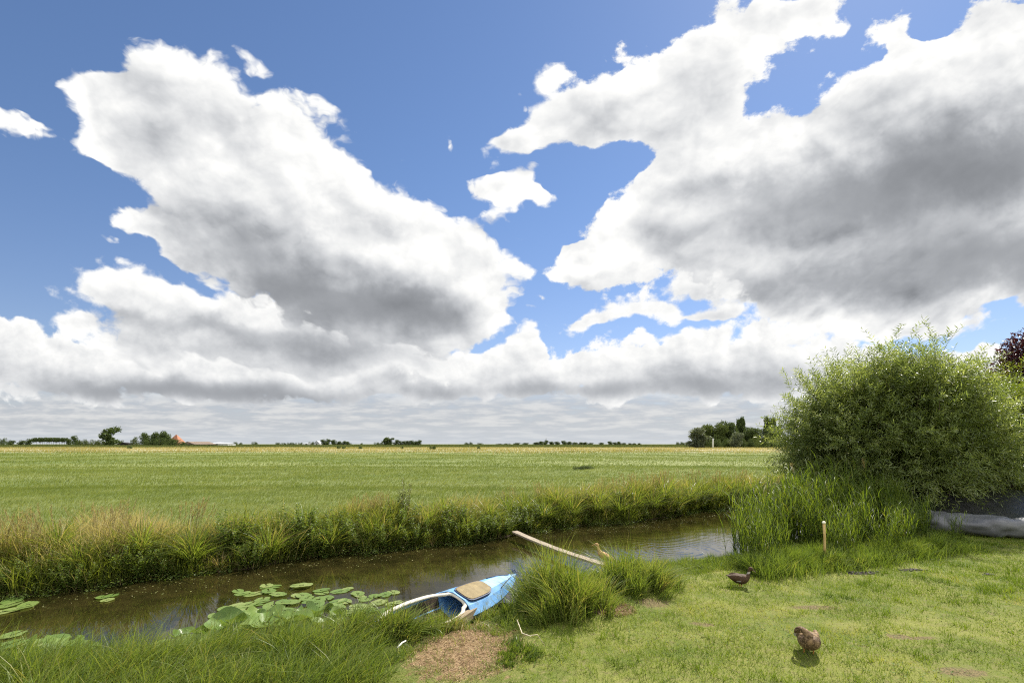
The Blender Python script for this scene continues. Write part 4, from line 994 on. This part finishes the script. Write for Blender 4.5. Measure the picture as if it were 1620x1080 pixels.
for s_ in (-1, 1): bm_obj('deck_line', tube_bm([(1.0, s_ * khw(1.0) * .6, kgun(1.0) + .105), (1.25, s_ * khw(1.25) * .45, kgun(1.25) + .115), (1.5, s_ * .03, kgun(1.5) + .07)], .007, 6), m_navy, kay, smooth=True)
bm_obj('bow_loop', tube_bm([(1.6, -.02, .28), (1.66, -.05, .31), (1.72, 0, .27), (1.66, .05, .31), (1.6, .02, .28)], .009, 6), m_navy, kay, smooth=True)
# ---------------------------------------------------------------- stake, sticks
X_, Y_ = 5.75, 9.42
o = bm_obj('garden_stake', tube_bm([(0, 0, -.1), (.004, 0, .2), (0, 0, .5), (-.012, 0, .76)], [.024, .023, .022, .022], 12), wood('bamboo', (.40, .26, .09), (.58, .42, .18), (4, 4, 6)), loc=(X_, Y_, 0), smooth=True)
tag(o, 'upright tan wooden stake with a pale cap in front of the reeds', 'stake')
c_ = bmesh.new(); bmesh.ops.create_uvsphere(c_, u_segments=14, v_segments=8, radius=.033, matrix=Matrix.Translation((-.012, 0, .755)) @ Matrix.Diagonal((1, 1, .8, 1)))
bm_obj('cap', c_, plain('stake_cap', (.75, .68, .5), (.85, .8, .66), 10, .5), o, smooth=True)
def stick(pts, r0, label, mat):
    P_ = [px(*p) for p in pts]; q = P_[0]
    o = bm_obj('dry_stalk', tube_bm([tuple(np.subtract(p, q)) for p in P_], [r0 * (1 - .5 * i / len(P_)) for i in range(len(P_))], 7), mat, loc=q, smooth=True); tag(o, label, 'dry stalk')
m_pale = plain('pale_stalk', (.5, .42, .28), (.7, .62, .46), 20, .6)
stick([(818, 980, .10), (826, 1001, .12), (838, 1005, .2), (850, 1003, .16), (862, 1021, .03)], .006, 'thin pale dead stalk bent over at the front of the big grass clump', m_pale)
stick([(629, 1024, .06), (636, 1016, .07), (642, 1013, .06)], .011, 'short white broken stick in the grass left of the bare straw patch', plain('white_stick', (.7, .68, .6), (.85, .83, .78), 20, .6))

# ---------------------------------------------------------------- deflated ring pool under a black sheet
pool = empty('garden_pool', (13.15, 13.75, 0)); tag(pool, 'deflated grey ring pool with black sheet in it, under the willow at right', 'garden pool')
m_vinyl = plain('grey_vinyl', (.10, .103, .11), (.18, .185, .195), 1.6, .4, .5, .35, ((.24, .24, .24), .5))
m_black = plain('black_sheet', (.012, .012, .013), (.03, .03, .032), 2.0, .35, .5, .4)
def wrinkled(bm, f): 
    for v in bm.verts: v.co = f(v.co)
NA, NS = 220, 28; bm = bmesh.new(); rr = []
for i in range(NA):
    a = 2 * math.pi * i / NA; ca, sa = math.cos(a), math.sin(a)
    ctr = Vector((2.6 * math.copysign(abs(ca) ** .75, ca), 1.95 * math.copysign(abs(sa) ** .75, sa), 0)); od = Vector((ca / 2.6, sa / 1.95, 0)).normalized()
    ring = []
    for j in range(NS):
        b = 2 * math.pi * j / NS
        pz = Vector((ctr.x * 1.3, ctr.y * 1.3, b * .8))
        wr = 1 + .26 * mnoise.noise(pz * 1.3) + .05 * abs(mnoise.noise(Vector((a * 14, b * 1.2, 3)))) - .16 * abs(math.sin(a * 9 + b * .9 + 3 * mnoise.noise(pz))) ** 8 + .06 * mnoise.noise(pz * 3.1)
        r_ = .27 * wr
        ring.append(bm.verts.new(ctr + od * math.cos(b) * r_ * 1.15 + Vector((0, 0, .255 + math.sin(b) * r_ * (1.0 if math.sin(b) > 0 else .9)))))
    rr.append(ring)
for i in range(NA):
    a, b = rr[i], rr[(i + 1) % NA]
    for j in range(NS): bm.faces.new((a[j], b[j], b[(j + 1) % NS], a[(j + 1) % NS]))
bmesh.ops.recalc_face_normals(bm, faces=bm.faces); bm_obj('ring', bm, m_vinyl, pool, smooth=True)
bm = bmesh.new(); n_ = 56; gr = []
for i in range(n_ + 1):
    row = []
    for j in range(n_ + 1):
        u = i / n_ * 2 - 1; v = j / n_ * 2 - 1
        x = 2.5 * u * math.sqrt(1 - .45 * v * v); y_ = 1.85 * v * math.sqrt(1 - .45 * u * u)
        z = .16 + .80 * ss((v + .85) / 1.3) * (1 - .15 * abs(u)) * (1 if v < .6 else 1 - (v - .6) * 1.2) + .08 * mnoise.noise(Vector((x * .9, y_ * .9, 0))) + .05 * abs(mnoise.noise(Vector((x * 2.4 + y_, y_ * 1.2, 4))))
        z = float(z)
        row.append(bm.verts.new((x, y_, z)))
    gr.append(row)
for i in range(n_):
    for j in range(n_): bm.faces.new((gr[i][j], gr[i + 1][j], gr[i + 1][j + 1], gr[i][j + 1]))
bm_obj('liner_sheet', bm, m_black, pool, smooth=True)

# ================================================================ ducks
def feather_mat(name, c1, c2, c3, scale, bill, leg, legz, billc, billr, extra=None):
    m, t, out = new_mat(name); co = obj_co(t); X, Y, Z = sep(t, co)
    v1 = voro_n(t, vop(t, 'MULTIPLY', co, (1.0, 1.6, 1.3)), scale, 1, .5, '3D'); n_ = noise_n(t, co, scale * .35, 4, .6)
    c = mixc(t, v1.ramp(.25, .65), c1, c2); c = mixc(t, n_.ramp(.4, .7), c, c3)
    if extra: c = extra(t, c, X, Y, Z)
    d = vop(t, 'DISTANCE', co, billc); dd = E(t, d.node.outputs['Value'])
    c = mixc(t, dd.ramp(billr * 1.1, billr * .95), c, bill)
    c = mixc(t, Z.ramp(legz + .008, legz - .004), c, leg)
    princ(t, out, c, .7, .2, normal=bump(t, v1, .5, .006)); return m
def loft_bm(bm, secs, ns=18):
    """secs: centre xyz, half width, half height"""
    P_ = [Vector(s_[:3]) for s_ in secs]; rr = []
    psd = Vector((0, 1, 0))
    for i, s_ in enumerate(secs):
        d = (P_[min(i + 1, len(P_) - 1)] - P_[max(i - 1, 0)]).normalized()
        side_ = Vector((-d.y, d.x, 0))
        if side_.length < .25: side_ = psd
        side_.normalize(); psd = side_; up_ = d.cross(side_) * -1
        rr.append([bm.verts.new(P_[i] + side_ * math.cos(6.28318 * j / ns) * s_[3] + up_ * math.sin(6.28318 * j / ns) * s_[4]) for j in range(ns)])
    for a, b in zip(rr, rr[1:]):
        for j in range(ns): bm.faces.new((a[j], a[(j + 1) % ns], b[(j + 1) % ns], b[j]))
    bm.faces.new(rr[0][::-1]); bm.faces.new(rr[-1])
def smooth_secs(secs, k=4):
    A_ = np.array(secs, float); n = len(A_); out_ = []
    for i in range(n - 1):
        p0, p1, p2, p3 = A_[max(i - 1, 0)], A_[i], A_[i + 1], A_[min(i + 2, n - 1)]
        for q in range(k):
            t_ = q / k; out_.append(.5 * ((2 * p1) + (-p0 + p2) * t_ + (2 * p0 - 5 * p1 + 4 * p2 - p3) * t_ ** 2 + (-p0 + 3 * p1 - 3 * p2 + p3) * t_ ** 3))
    out_.append(A_[-1]); A2 = np.array(out_); A2[:, 3:] = np.maximum(A2[:, 3:], .002); return A2.tolist()
def duck(secs, wings, legs, eyes, mat, loc, rz, label, scale=1.0):
    bm = bmesh.new(); loft_bm(bm, smooth_secs(secs))
    for (wx, wy, wz, a_, b_, c__, rx, ry, rz_) in wings:
        M_ = Matrix.Translation((wx, wy, wz)) @ (Matrix.Rotation(rz_, 4, 'Z') @ Matrix.Rotation(ry, 4, 'Y') @ Matrix.Rotation(rx, 4, 'X')) @ Matrix.Diagonal((a_, b_, c__, 1))
        bmesh.ops.create_uvsphere(bm, u_segments=20, v_segments=12, radius=1, matrix=M_)
    for (lx, ly, top) in legs:
        loft_bm(bm, [(lx + .01, ly, top, .014, .014), (lx, ly, top * .55, .008, .008), (lx - .004, ly, .03, .006, .006), (lx, ly, .006, .008, .008)], 10)
        for da in (-.45, 0, .45):
            loft_bm(bm, [(lx - .008, ly, .007, .006, .0045), (lx + .03 * math.cos(da), ly + .03 * math.sin(da), .006, .010, .004), (lx + .062 * math.cos(da), ly + .062 * math.sin(da), .005, .006, .0035)], 8)
    me = bpy.data.meshes.new('tmp'); bm.to_mesh(me); bm.free(); tmp = bpy.data.objects.new('tmp', me); C.objects.link(tmp)
    rm = tmp.modifiers.new('r', 'REMESH'); rm.mode = 'VOXEL'; rm.voxel_size = .0042; rm.use_smooth_shade = True
    sm = tmp.modifiers.new('s', 'SMOOTH'); sm.factor = .5; sm.iterations = 3
    dg = bpy.context.evaluated_depsgraph_get(); me2 = bpy.data.meshes.new_from_object(tmp.evaluated_get(dg)); me2.name = 'duck'
    bpy.data.objects.remove(tmp)
    o = link('duck', me2, mat, smooth=True); o.location = loc; o.rotation_euler = (0, 0, rz); o.scale = (scale,) * 3; tag(o, label, 'duck')
    for e_ in eyes:
        b = bmesh.new(); bmesh.ops.create_uvsphere(b, u_segments=10, v_segments=8, radius=.0055, matrix=Matrix.Translation(e_)); bm_obj('eye', b, m_eye, o, smooth=True)
    return o
m_eye = plain('duck_eye', (.01, .008, .006), (.015, .01, .01), 5, .1, .6)
# standing dark duck facing right
def collar(t, c, X, Y, Z):
    k = (Z - X * .25).ramp(.205, .22) * (Z - X * .25).ramp(.245, .232) * X.ramp(.10, .12)
    c = mixc(t, k, c, (.42, .38, .32))
    return mixc(t, ((X + .02).abs().ramp(.05, .03)) * (Z.ramp(.125, .135) * Z.ramp(.15, .142)), c, (.3, .28, .26))
secs = [(-.255, 0, .205, .012, .004), (-.215, 0, .195, .035, .014), (-.15, 0, .178, .062, .040), (-.06, 0, .162, .085, .068), (.03, 0, .158, .092, .078), (.10, 0, .168, .080, .072), (.145, 0, .20, .052, .05), (.165, 0, .245, .030, .030), (.172, 0, .285, .026, .027), (.185, 0, .318, .028, .030), (.212, 0, .326, .029, .031), (.235, 0, .315, .022, .022), (.252, 0, .303, .014, .012), (.285, 0, .284, .0145, .006), (.302, 0, .276, .010, .004)]
mt = feather_mat('dark_duck_feathers', (.05, .028, .014), (.19, .11, .055), (.06, .036, .02), 50, (.10, .08, .04), (.30, .12, .03), .075, (.285, 0, .284), .034, collar)
duck(secs, [(-.05, .065, .18, .155, .03, .05, 0, .08, -.06), (-.05, -.065, .18, .155, .03, .05, 0, .08, .06)], [(.005, .035, .12), (.03, -.035, .12)], [(.214, .0275, .332), (.214, -.0275, .332)], mt, px(1170, 931, -.012), R(-20), 'dark brown duck standing on the lawn beside the water, facing right', .98).scale = (.76, 1.02, .98)
# tan duck on the plank end, neck stretched up, facing left
secs = [(-.235, 0, .135, .012, .004), (-.19, 0, .145, .035, .016), (-.12, 0, .165, .062, .042), (-.04, 0, .195, .078, .066), (.04, 0, .225, .080, .072), (.095, 0, .262, .064, .058), (.125, 0, .31, .036, .036), (.137, 0, .36, .025, .025), (.144, 0, .40, .025, .025), (.160, 0, .432, .029, .030), (.188, 0, .438, .028, .029), (.210, 0, .43, .020, .02), (.228, 0, .424, .0135, .011), (.262, 0, .414, .014, .006), (.277, 0, .411, .009, .004)]
mt = feather_mat('tan_duck_feathers', (.42, .26, .11), (.62, .43, .22), (.34, .19, .08), 48, (.38, .22, .08), (.55, .17, .04), .10, (.262, 0, .414), .036)
duck(secs, [(-.05, .062, .185, .145, .028, .048, 0, -.32, -.06), (-.05, -.062, .185, .145, .028, .048, 0, -.32, .06)], [(.0, .033, .16), (-.02, -.033, .16)], [(.188, .026, .446), (.188, -.026, .446)], mt, px(957, 895, -.13), R(158), 'pale tan duck standing at the near end of the plank with its neck stretched up', .92)
# preening duck, head turned back onto its shoulder
secs = [(-.22, 0, .150, .014, .005), (-.18, 0, .152, .04, .022), (-.12, 0, .150, .072, .052), (-.04, 0, .148, .096, .076), (.04, 0, .150, .104, .086), (.10, -.004, .158, .094, .080), (.135, -.010, .190, .066, .060), (.135, -.02, .232, .040, .038), (.115, -.045, .262, .031, .031), (.085, -.078, .268, .030, .032), (.062, -.103, .252, .028, .030), (.046, -.118, .234, .019, .019), (.036, -.124, .215, .013, .009), (.022, -.124, .185, .013, .006), (.018, -.120, .172, .009, .004)]
mt = feather_mat('mottled_duck_feathers', (.06, .036, .018), (.50, .35, .20), (.26, .17, .085), 42, (.34, .33, .28), (.42, .17, .05), .052, (.026, -.124, .196), .026)
duck(secs, [(-.04, .072, .17, .15, .032, .056, 0, .03, -.08), (-.04, -.072, .17, .15, .032, .056, 0, .03, .08)], [(.03, .04, .1), (.01, -.04, .1)], [(.076, -.112, .272), (.045, -.085, .27)], mt, px(1279, 1034, -.015), R(-112), 'mottled brown duck preening on the lawn with its head turned back onto its wing', 1.04)

# ================================================================ far trees
FT = [(0, (.04, .062, .022)), (.5, (.08, .115, .035)), (1, (.15, .185, .06))]
M_far = leaf_mat('far_foliage', FT, .25, .7, .15)
M_far2 = leaf_mat('far_foliage_light', [(0, (.05, .075, .02)), (.5, (.085, .115, .03)), (1, (.15, .17, .055))], .3, .7, .15)
M_far3 = leaf_mat('far_foliage_silver', [(0, (.07, .09, .05)), (.5, (.12, .145, .085)), (1, (.22, .25, .16))], .3, .6, .25)
def crown_parts(shape, n, ls, seed):
    """unit-height tree: crown leaf clumps and a trunk"""
    r = np.random.default_rng(seed); ps = []
    if shape == 'poplar': L_ = [(r.normal(0, .02), r.normal(0, .02), z, .085 + .03 * math.sin(3.1 * z), .13) for z in np.linspace(.18, .9, 9)]
    elif shape == 'umbrella': L_ = [(r.uniform(-.5, .5), r.uniform(-.3, .3), .66 + r.uniform(-.08, .08), .22, .26) for _ in range(10)]
    elif shape == 'bush': L_ = [(r.uniform(-.5, .5), r.uniform(-.4, .4), r.uniform(.2, .66), .32, .30) for _ in range(8)]
    elif shape == 'tall': L_ = [(r.normal(0, .10), r.normal(0, .10), z, .17, .14) for z in np.linspace(.12, .88, 9)]
    else: L_ = [(r.normal(0, .20), r.normal(0, .18), z_, .22, .17) for z_ in np.linspace(.12, .84, 14)]
    m = n // len(L_)
    for (x, y_, z, a_, b_) in L_:
        q = r.normal(size=(m, 3)); q /= np.linalg.norm(q, axis=1, keepdims=True)
        P = np.array([x, y_, z]) + q * np.array([a_, a_, b_]) * (.5 + .5 * r.random((m, 1)) ** .6) * (1 + .15 * np.sin(q[:, :1] * 9))
        P[:, 2] = np.maximum(P[:, 2], .02)
        ps.append(leaves(P, r.normal(size=(m, 3)), r.normal(size=(m, 3)), ls * (.6 + .8 * r.random(m)), ls * .8, tone=np.clip(r.normal(.45, .22, m), 0, 1), tipw=.5))
    tr = [tube_np([(0, 0, 0), (.01, 0, .4), (0, 0, .8)], [.022, .016, .006], 5, .3)]
    if shape == 'umbrella': tr += [tube_np([(x_, 0, 0), (x_ * 1.1, 0, .7)], [.018, .012], 5, .3) for x_ in (-.3, .28)]
    return ps, tr
PROTO = {}
def far_tree(kind, pxx, top, wpx, d, label, group=None, mat='d', cat='tree', base=None):
    key = (kind, mat, d < 420)
    x = (pxx - 810) / F * d; h = H + (HOR - top) * d / F; w = wpx * d / F
    if key not in PROTO:
        near_ = d < 420
        ps, tr = crown_parts(kind, 4200 if near_ else 1500, .05 if near_ else .075, abs(hash(kind)) % 1 + {'round': 1, 'tall': 2, 'umbrella': 3, 'bush': 4, 'poplar': 5}[kind] + 600)
        e = empty({'bush': 'shrub', 'poplar': 'poplar_tree'}.get(kind, 'broadleaf_tree')); e['unit'] = 1
        link('crown', mesh_from(kind + '_crown', ps), {'d': M_far, 'l': M_far2, 's': M_far3}[mat], e)
        V, f, tn = join(tr); link('trunk', np_mesh(kind + '_trunk', V, f, tn), M_bark, e)
        PROTO[key] = e
    W0 = {'round': .8, 'tall': .5, 'umbrella': 1.35, 'bush': 1.5, 'poplar': .24}[kind]
    o = place(PROTO[key], x, d, z=0, s=1, rz=random.uniform(-3, 3), label=label, cat=cat)
    o.scale = (w / W0, w / W0, h / 1.0)
    if 'group' in o: del o['group']
    if group: o['group'] = group
    return o
# left horizon
far_tree('bush', 2, 691, 14, 620, 'dark round tree cut by the left edge of the picture')
for p in ((18, 696, 12), (34, 696, 9), (46, 693.5, 10)): far_tree('round', *p, 900, 'small dark tree on the horizon left of the flat-topped row', 'small trees at the left end of the horizon')
for p in (58, 67, 76, 85, 94, 102): far_tree('umbrella', p, 690.5 + abs(p - 80) * .03, 14, 820, 'dark flat-topped tree with bare stem, one of the close row left of the tall tree', 'row of flat-topped trees on the left horizon')
far_tree('round', 109, 694, 9, 820, 'small dark tree just right of the flat-topped row'); far_tree('round', 119, 688.5, 10, 800, 'taller dark tree standing alone right of the flat-topped row')
for p in ((129, 695, 12), (140, 693.5, 13), (152, 695, 14), (161, 694, 12), (190, 695, 11)): far_tree('bush', *p, 640, 'light green shrub at the foot of the tall horizon tree', 'light shrubs around the tall horizon tree', 'l', 'shrub')
far_tree('tall', 175, 675.5, 22, 600, 'tall solitary dark green tree on the left horizon')
far_tree('bush', 213, 689, 13, 560, 'small yellow-green tree between the tall tree and the farm grove', None, 'l')
for p in ((231, 684, 16), (244, 683, 16), (256, 681.5, 18), (267, 686, 14)): far_tree('round', *p, 560, 'dense dark tree in the grove hiding the farmhouse', 'grove left of the orange roof')
for p in ((236, 692, 16), (252, 690, 18), (268, 691, 16), (280, 694, 14), (290, 697, 10)): far_tree('bush', *p, 550, 'low dark shrub at the foot of the farm grove', 'shrubs at the foot of the farm grove', 'd', 'shrub')
for p in ((373, 698, 8), (381, 699, 6), (403, 698, 10), (440, 699, 9), (449, 699.5, 8), (458, 699, 9), (466, 699.5, 7), (475, 699, 7)): far_tree('bush', *p, 1100, 'tiny dark clump of trees on the horizon between the barn and the white house', 'tiny tree clumps right of the barn')
far_tree('bush', 493, 698, 9, 900, 'light green shrub in front of the small white house', None, 'l', 'shrub')
for p in ((512, 694.5, 9), (519, 693.8, 9), (527, 695, 10), (536, 697.5, 9), (544, 697, 9), (551, 698, 8)): far_tree('round', *p, 880, 'dark tree in the clump right of the small white house', 'tree clump right of the white house')
far_tree('bush', 572, 700, 5, 1200, 'tiny lone shrub on the horizon between two tree clumps', None, 'd', 'shrub')
for p in ((596, 698.5, 9), (604, 698, 9)): far_tree('bush', *p, 900, 'low dark trees left of the paired tall trees', 'low trees left of the pair')
for p in ((611, 691.5, 9), (617, 692.5, 9)): far_tree('tall', *p, 800, 'one of two taller trees close together in the middle horizon row', 'paired tall trees')
for p in ((627, 695, 9), (634, 697, 8), (640, 697, 8), (646, 696.5, 8), (652, 696, 8), (658, 697, 7), (663, 695.5, 8)): far_tree('round', *p, 850, 'dark tree in the row right of the paired tall trees', 'middle horizon row')
for p in ((738, 699, 9), (745, 698.5, 8), (760, 700, 12), (790, 701, 14), (802, 700.5, 12)): far_tree('bush', *p, 1300, 'faint low tree clump near the centre of the horizon', 'faint clumps at the centre horizon')
for p in ((818, 700, 12), (832, 700, 12), (848, 699, 12), (857, 697.5, 10), (864, 696, 8), (872, 698, 10), (881, 698, 10), (892, 696.5, 9), (900, 698, 10), (910, 699, 10), (918, 699, 10), (925, 699, 9), (935, 700, 10), (952, 699.5, 9)): far_tree('round', *p, 1050, 'dark tree in the long low wood right of centre on the horizon', 'long low wood on the horizon')
for p in ((965, 697.5, 8), (973, 699, 8), (980, 698, 8), (988, 700, 7), (997, 700.5, 7), (1004, 700.5, 7), (1011, 700.5, 6)): far_tree('round', *p, 1000, 'small round tree in the thin row at the right end of the horizon', 'thin row at the right of the horizon')
for p in ((1074, 698, 9), (1080, 698.5, 9)): far_tree('bush', *p, 800, 'dark low clump just left of the silver willow', 'low clump left of the silver willow')
# the nearer wood on the right
DW = 300
far_tree('tall', 1103, 677, 28, 285, 'silvery grey-green willow at the left end of the right-hand wood', None, 's')
for p in ((1113, 672, 27), (1125, 671, 28), (1136, 669.5, 28)): far_tree('round', *p, 310, 'bright green round-topped tree at the left of the right-hand wood', 'round trees of the right-hand wood', 'l')
for p in ((1146, 665, 30), (1157, 670, 26)): far_tree('round', *p, 315, 'tallest dark round tree in the right-hand wood', 'tall round trees of the right-hand wood')
for p in ((1168, 664, 8), (1175, 661, 8)): far_tree('poplar', *p, 320, 'slim poplar of the left pair rising out of the right-hand wood', 'left pair of poplars')
for p in ((1213, 660.5, 9), (1222, 662, 9)): far_tree('poplar', *p, 320, 'slim poplar of the right pair, close to the willow bush', 'right pair of poplars')
far_tree('round', 1166, 683, 20, 285, 'small silver-leaved tree under the left pair of poplars', None, 's')
for p in ((1182, 675, 30), (1196, 677, 30), (1232, 672, 32), (1218, 676, 30)): far_tree('round', *p, 315, 'dark tree filling the gap behind the poplars', 'dark trees between the poplars')
for p in ((1205, 684, 28),): far_tree('bush', *p, 280, 'broad olive round bush in front of the right pair of poplars', None, 'l', 'shrub')
for p in ((1120, 692, 22), (1140, 693, 22), (1158, 692, 20), (1180, 692, 22), (1226, 690, 26), (1190, 697, 20)): far_tree('bush', *p, 290, 'dark undergrowth shrub at the foot of the right-hand wood', 'undergrowth of the right-hand wood', 'd', 'shrub')
# shrubs standing in the straw
for p in ((684, 703, 12, 190), (536, 704, 6, 220), (544, 704.5, 6, 220), (570, 704.5, 7, 215), (636, 705, 5, 230), (757, 704.5, 6, 215), (205, 704, 8, 230)): far_tree('bush', p[0], p[1], p[2], p[3], 'dark low shrub standing in the straw-coloured strip', 'shrubs in the straw strip', 'd', 'shrub')
# shrubs by the willow on the meadow side
for p in ((915, 742), (930, 741)):
    X_, Y_, _ = px(p[0], p[1] + 1); far_tree('bush', p[0], p[1] - 6, 22, Y_, 'dark tuft of rank growth in the middle of the meadow', 'dark tufts in the meadow', 'd', 'shrub')

# ================================================================ far buildings
def house(name, pxx, d, w, dep, wall_h, roof_h, mats, label, hip=False, rz=0, cat='building', door=True):
    e = empty(name, ((pxx - 810) / F * d, d, 0), rz); tag(e, label, cat)
    bm_obj('wall', box_bm(-w / 2, w / 2, -dep / 2, dep / 2, 0, wall_h), mats[0], e)
    bm = bmesh.new(); ov = .4; z0 = wall_h + .01
    a = [bm.verts.new(p) for p in ((-w / 2 - ov, -dep / 2 - ov, z0), (w / 2 + ov, -dep / 2 - ov, z0), (w / 2 + ov, dep / 2 + ov, z0), (-w / 2 - ov, dep / 2 + ov, z0))]
    if hip:
        t1 = bm.verts.new((-w * .03, 0, z0 + roof_h)); t2 = bm.verts.new((w * .03, 0, z0 + roof_h))
        bm.faces.new((a[0], a[1], t2, t1)); bm.faces.new((a[1], a[2], t2)); bm.faces.new((a[2], a[3], t1, t2)); bm.faces.new((a[3], a[0], t1))
    else:   # ridge runs away from the camera: gable to the front
        t1 = bm.verts.new((0, -dep / 2 - ov, z0 + roof_h)); t2 = bm.verts.new((0, dep / 2 + ov, z0 + roof_h))
        bm.faces.new((a[0], a[1], t1)); bm.faces.new((a[1], a[2], t2, t1)); bm.faces.new((a[2], a[3], t2)); bm.faces.new((a[3], a[0], t1, t2))
    bm.faces.new(a[::-1]); bmesh.ops.recalc_face_normals(bm, faces=bm.faces)
    bm_obj('roof', bm, mats[1], e)
    if door: bm_obj('door', box_bm(-w * .1, w * .1, -dep / 2 - .08, -dep / 2 + .02, 0, wall_h * .85), mats[2], e)
    return e
m_tile = plain('orange_tiles', (.30, .125, .07), (.40, .19, .11), .6, .8, .2)
m_brick = plain('red_brick', (.26, .12, .07), (.34, .17, .10), .5, .85, .2)
m_dk = plain('dark_boards', (.02, .02, .022), (.045, .04, .038), .3, .8, .2)
m_brn = plain('brown_roof', (.16, .12, .09), (.22, .17, .13), .3, .8, .2)
m_wht = plain('white_wall', (.5, .5, .48), (.62, .62, .6), .4, .7, .3)
m_met = plain('pale_sheet_roof', (.42, .43, .45), (.52, .53, .55), .2, .5, .5)
m_gry = plain('grey_roof', (.28, .29, .31), (.36, .37, .39), .3, .7, .3)
house('farmhouse', 279, 640, 15, 15, 3.0, 11.0, (m_brick, m_tile, m_dk), 'farmhouse with tall pyramid roof of orange tiles right of the farm grove', True)
house('barn', 314, 600, 19, 30, 1.9, 3.1, (m_dk, m_brn, m_wht), 'low wide barn with dark gable and brown roof right of the orange roof', door=False, rz=R(-14))
house('barn', 347, 640, 31, 18, 2.6, 1.8, (m_wht, m_met, m_dk), 'long low shed with pale metal roof, right of the dark barn', True)
house('shed', 198, 620, 13, 8, 2.6, 1.6, (m_dk, m_dk, m_dk), 'small dark shed between the tall tree and the yellow-green tree', door=False)
house('house', 503, 900, 10, 12, 3.0, 5.0, (m_wht, m_gry, m_dk), 'small white house with steep grey roof on the horizon')
house('shed', 486, 900, 15, 8, 2.9, .9, (m_wht, m_met, m_dk), 'flat white shed just left of the small white house', True)
p_ = px(1128, 708.6); o = bm_obj('signal_mast', tube_bm([(0, 0, 0), (0, 0, 4.0), (0, 0, 5.2)], [.45, .4, .25], 10), m_wht, loc=((1128 - 810) / F * 275, 275, 0), smooth=True); tag(o, 'white post standing in front of the right-hand wood', 'post')
o = bm_obj('spire', tube_bm([(0, 0, 0), (0, 0, 14), (0, 0, 22)], [2.2, 2.0, .2], 8), m_gry, loc=((864 - 810) / F * 1600, 1600, 0)); tag(o, 'tiny grey church spire above the long low wood', 'spire')
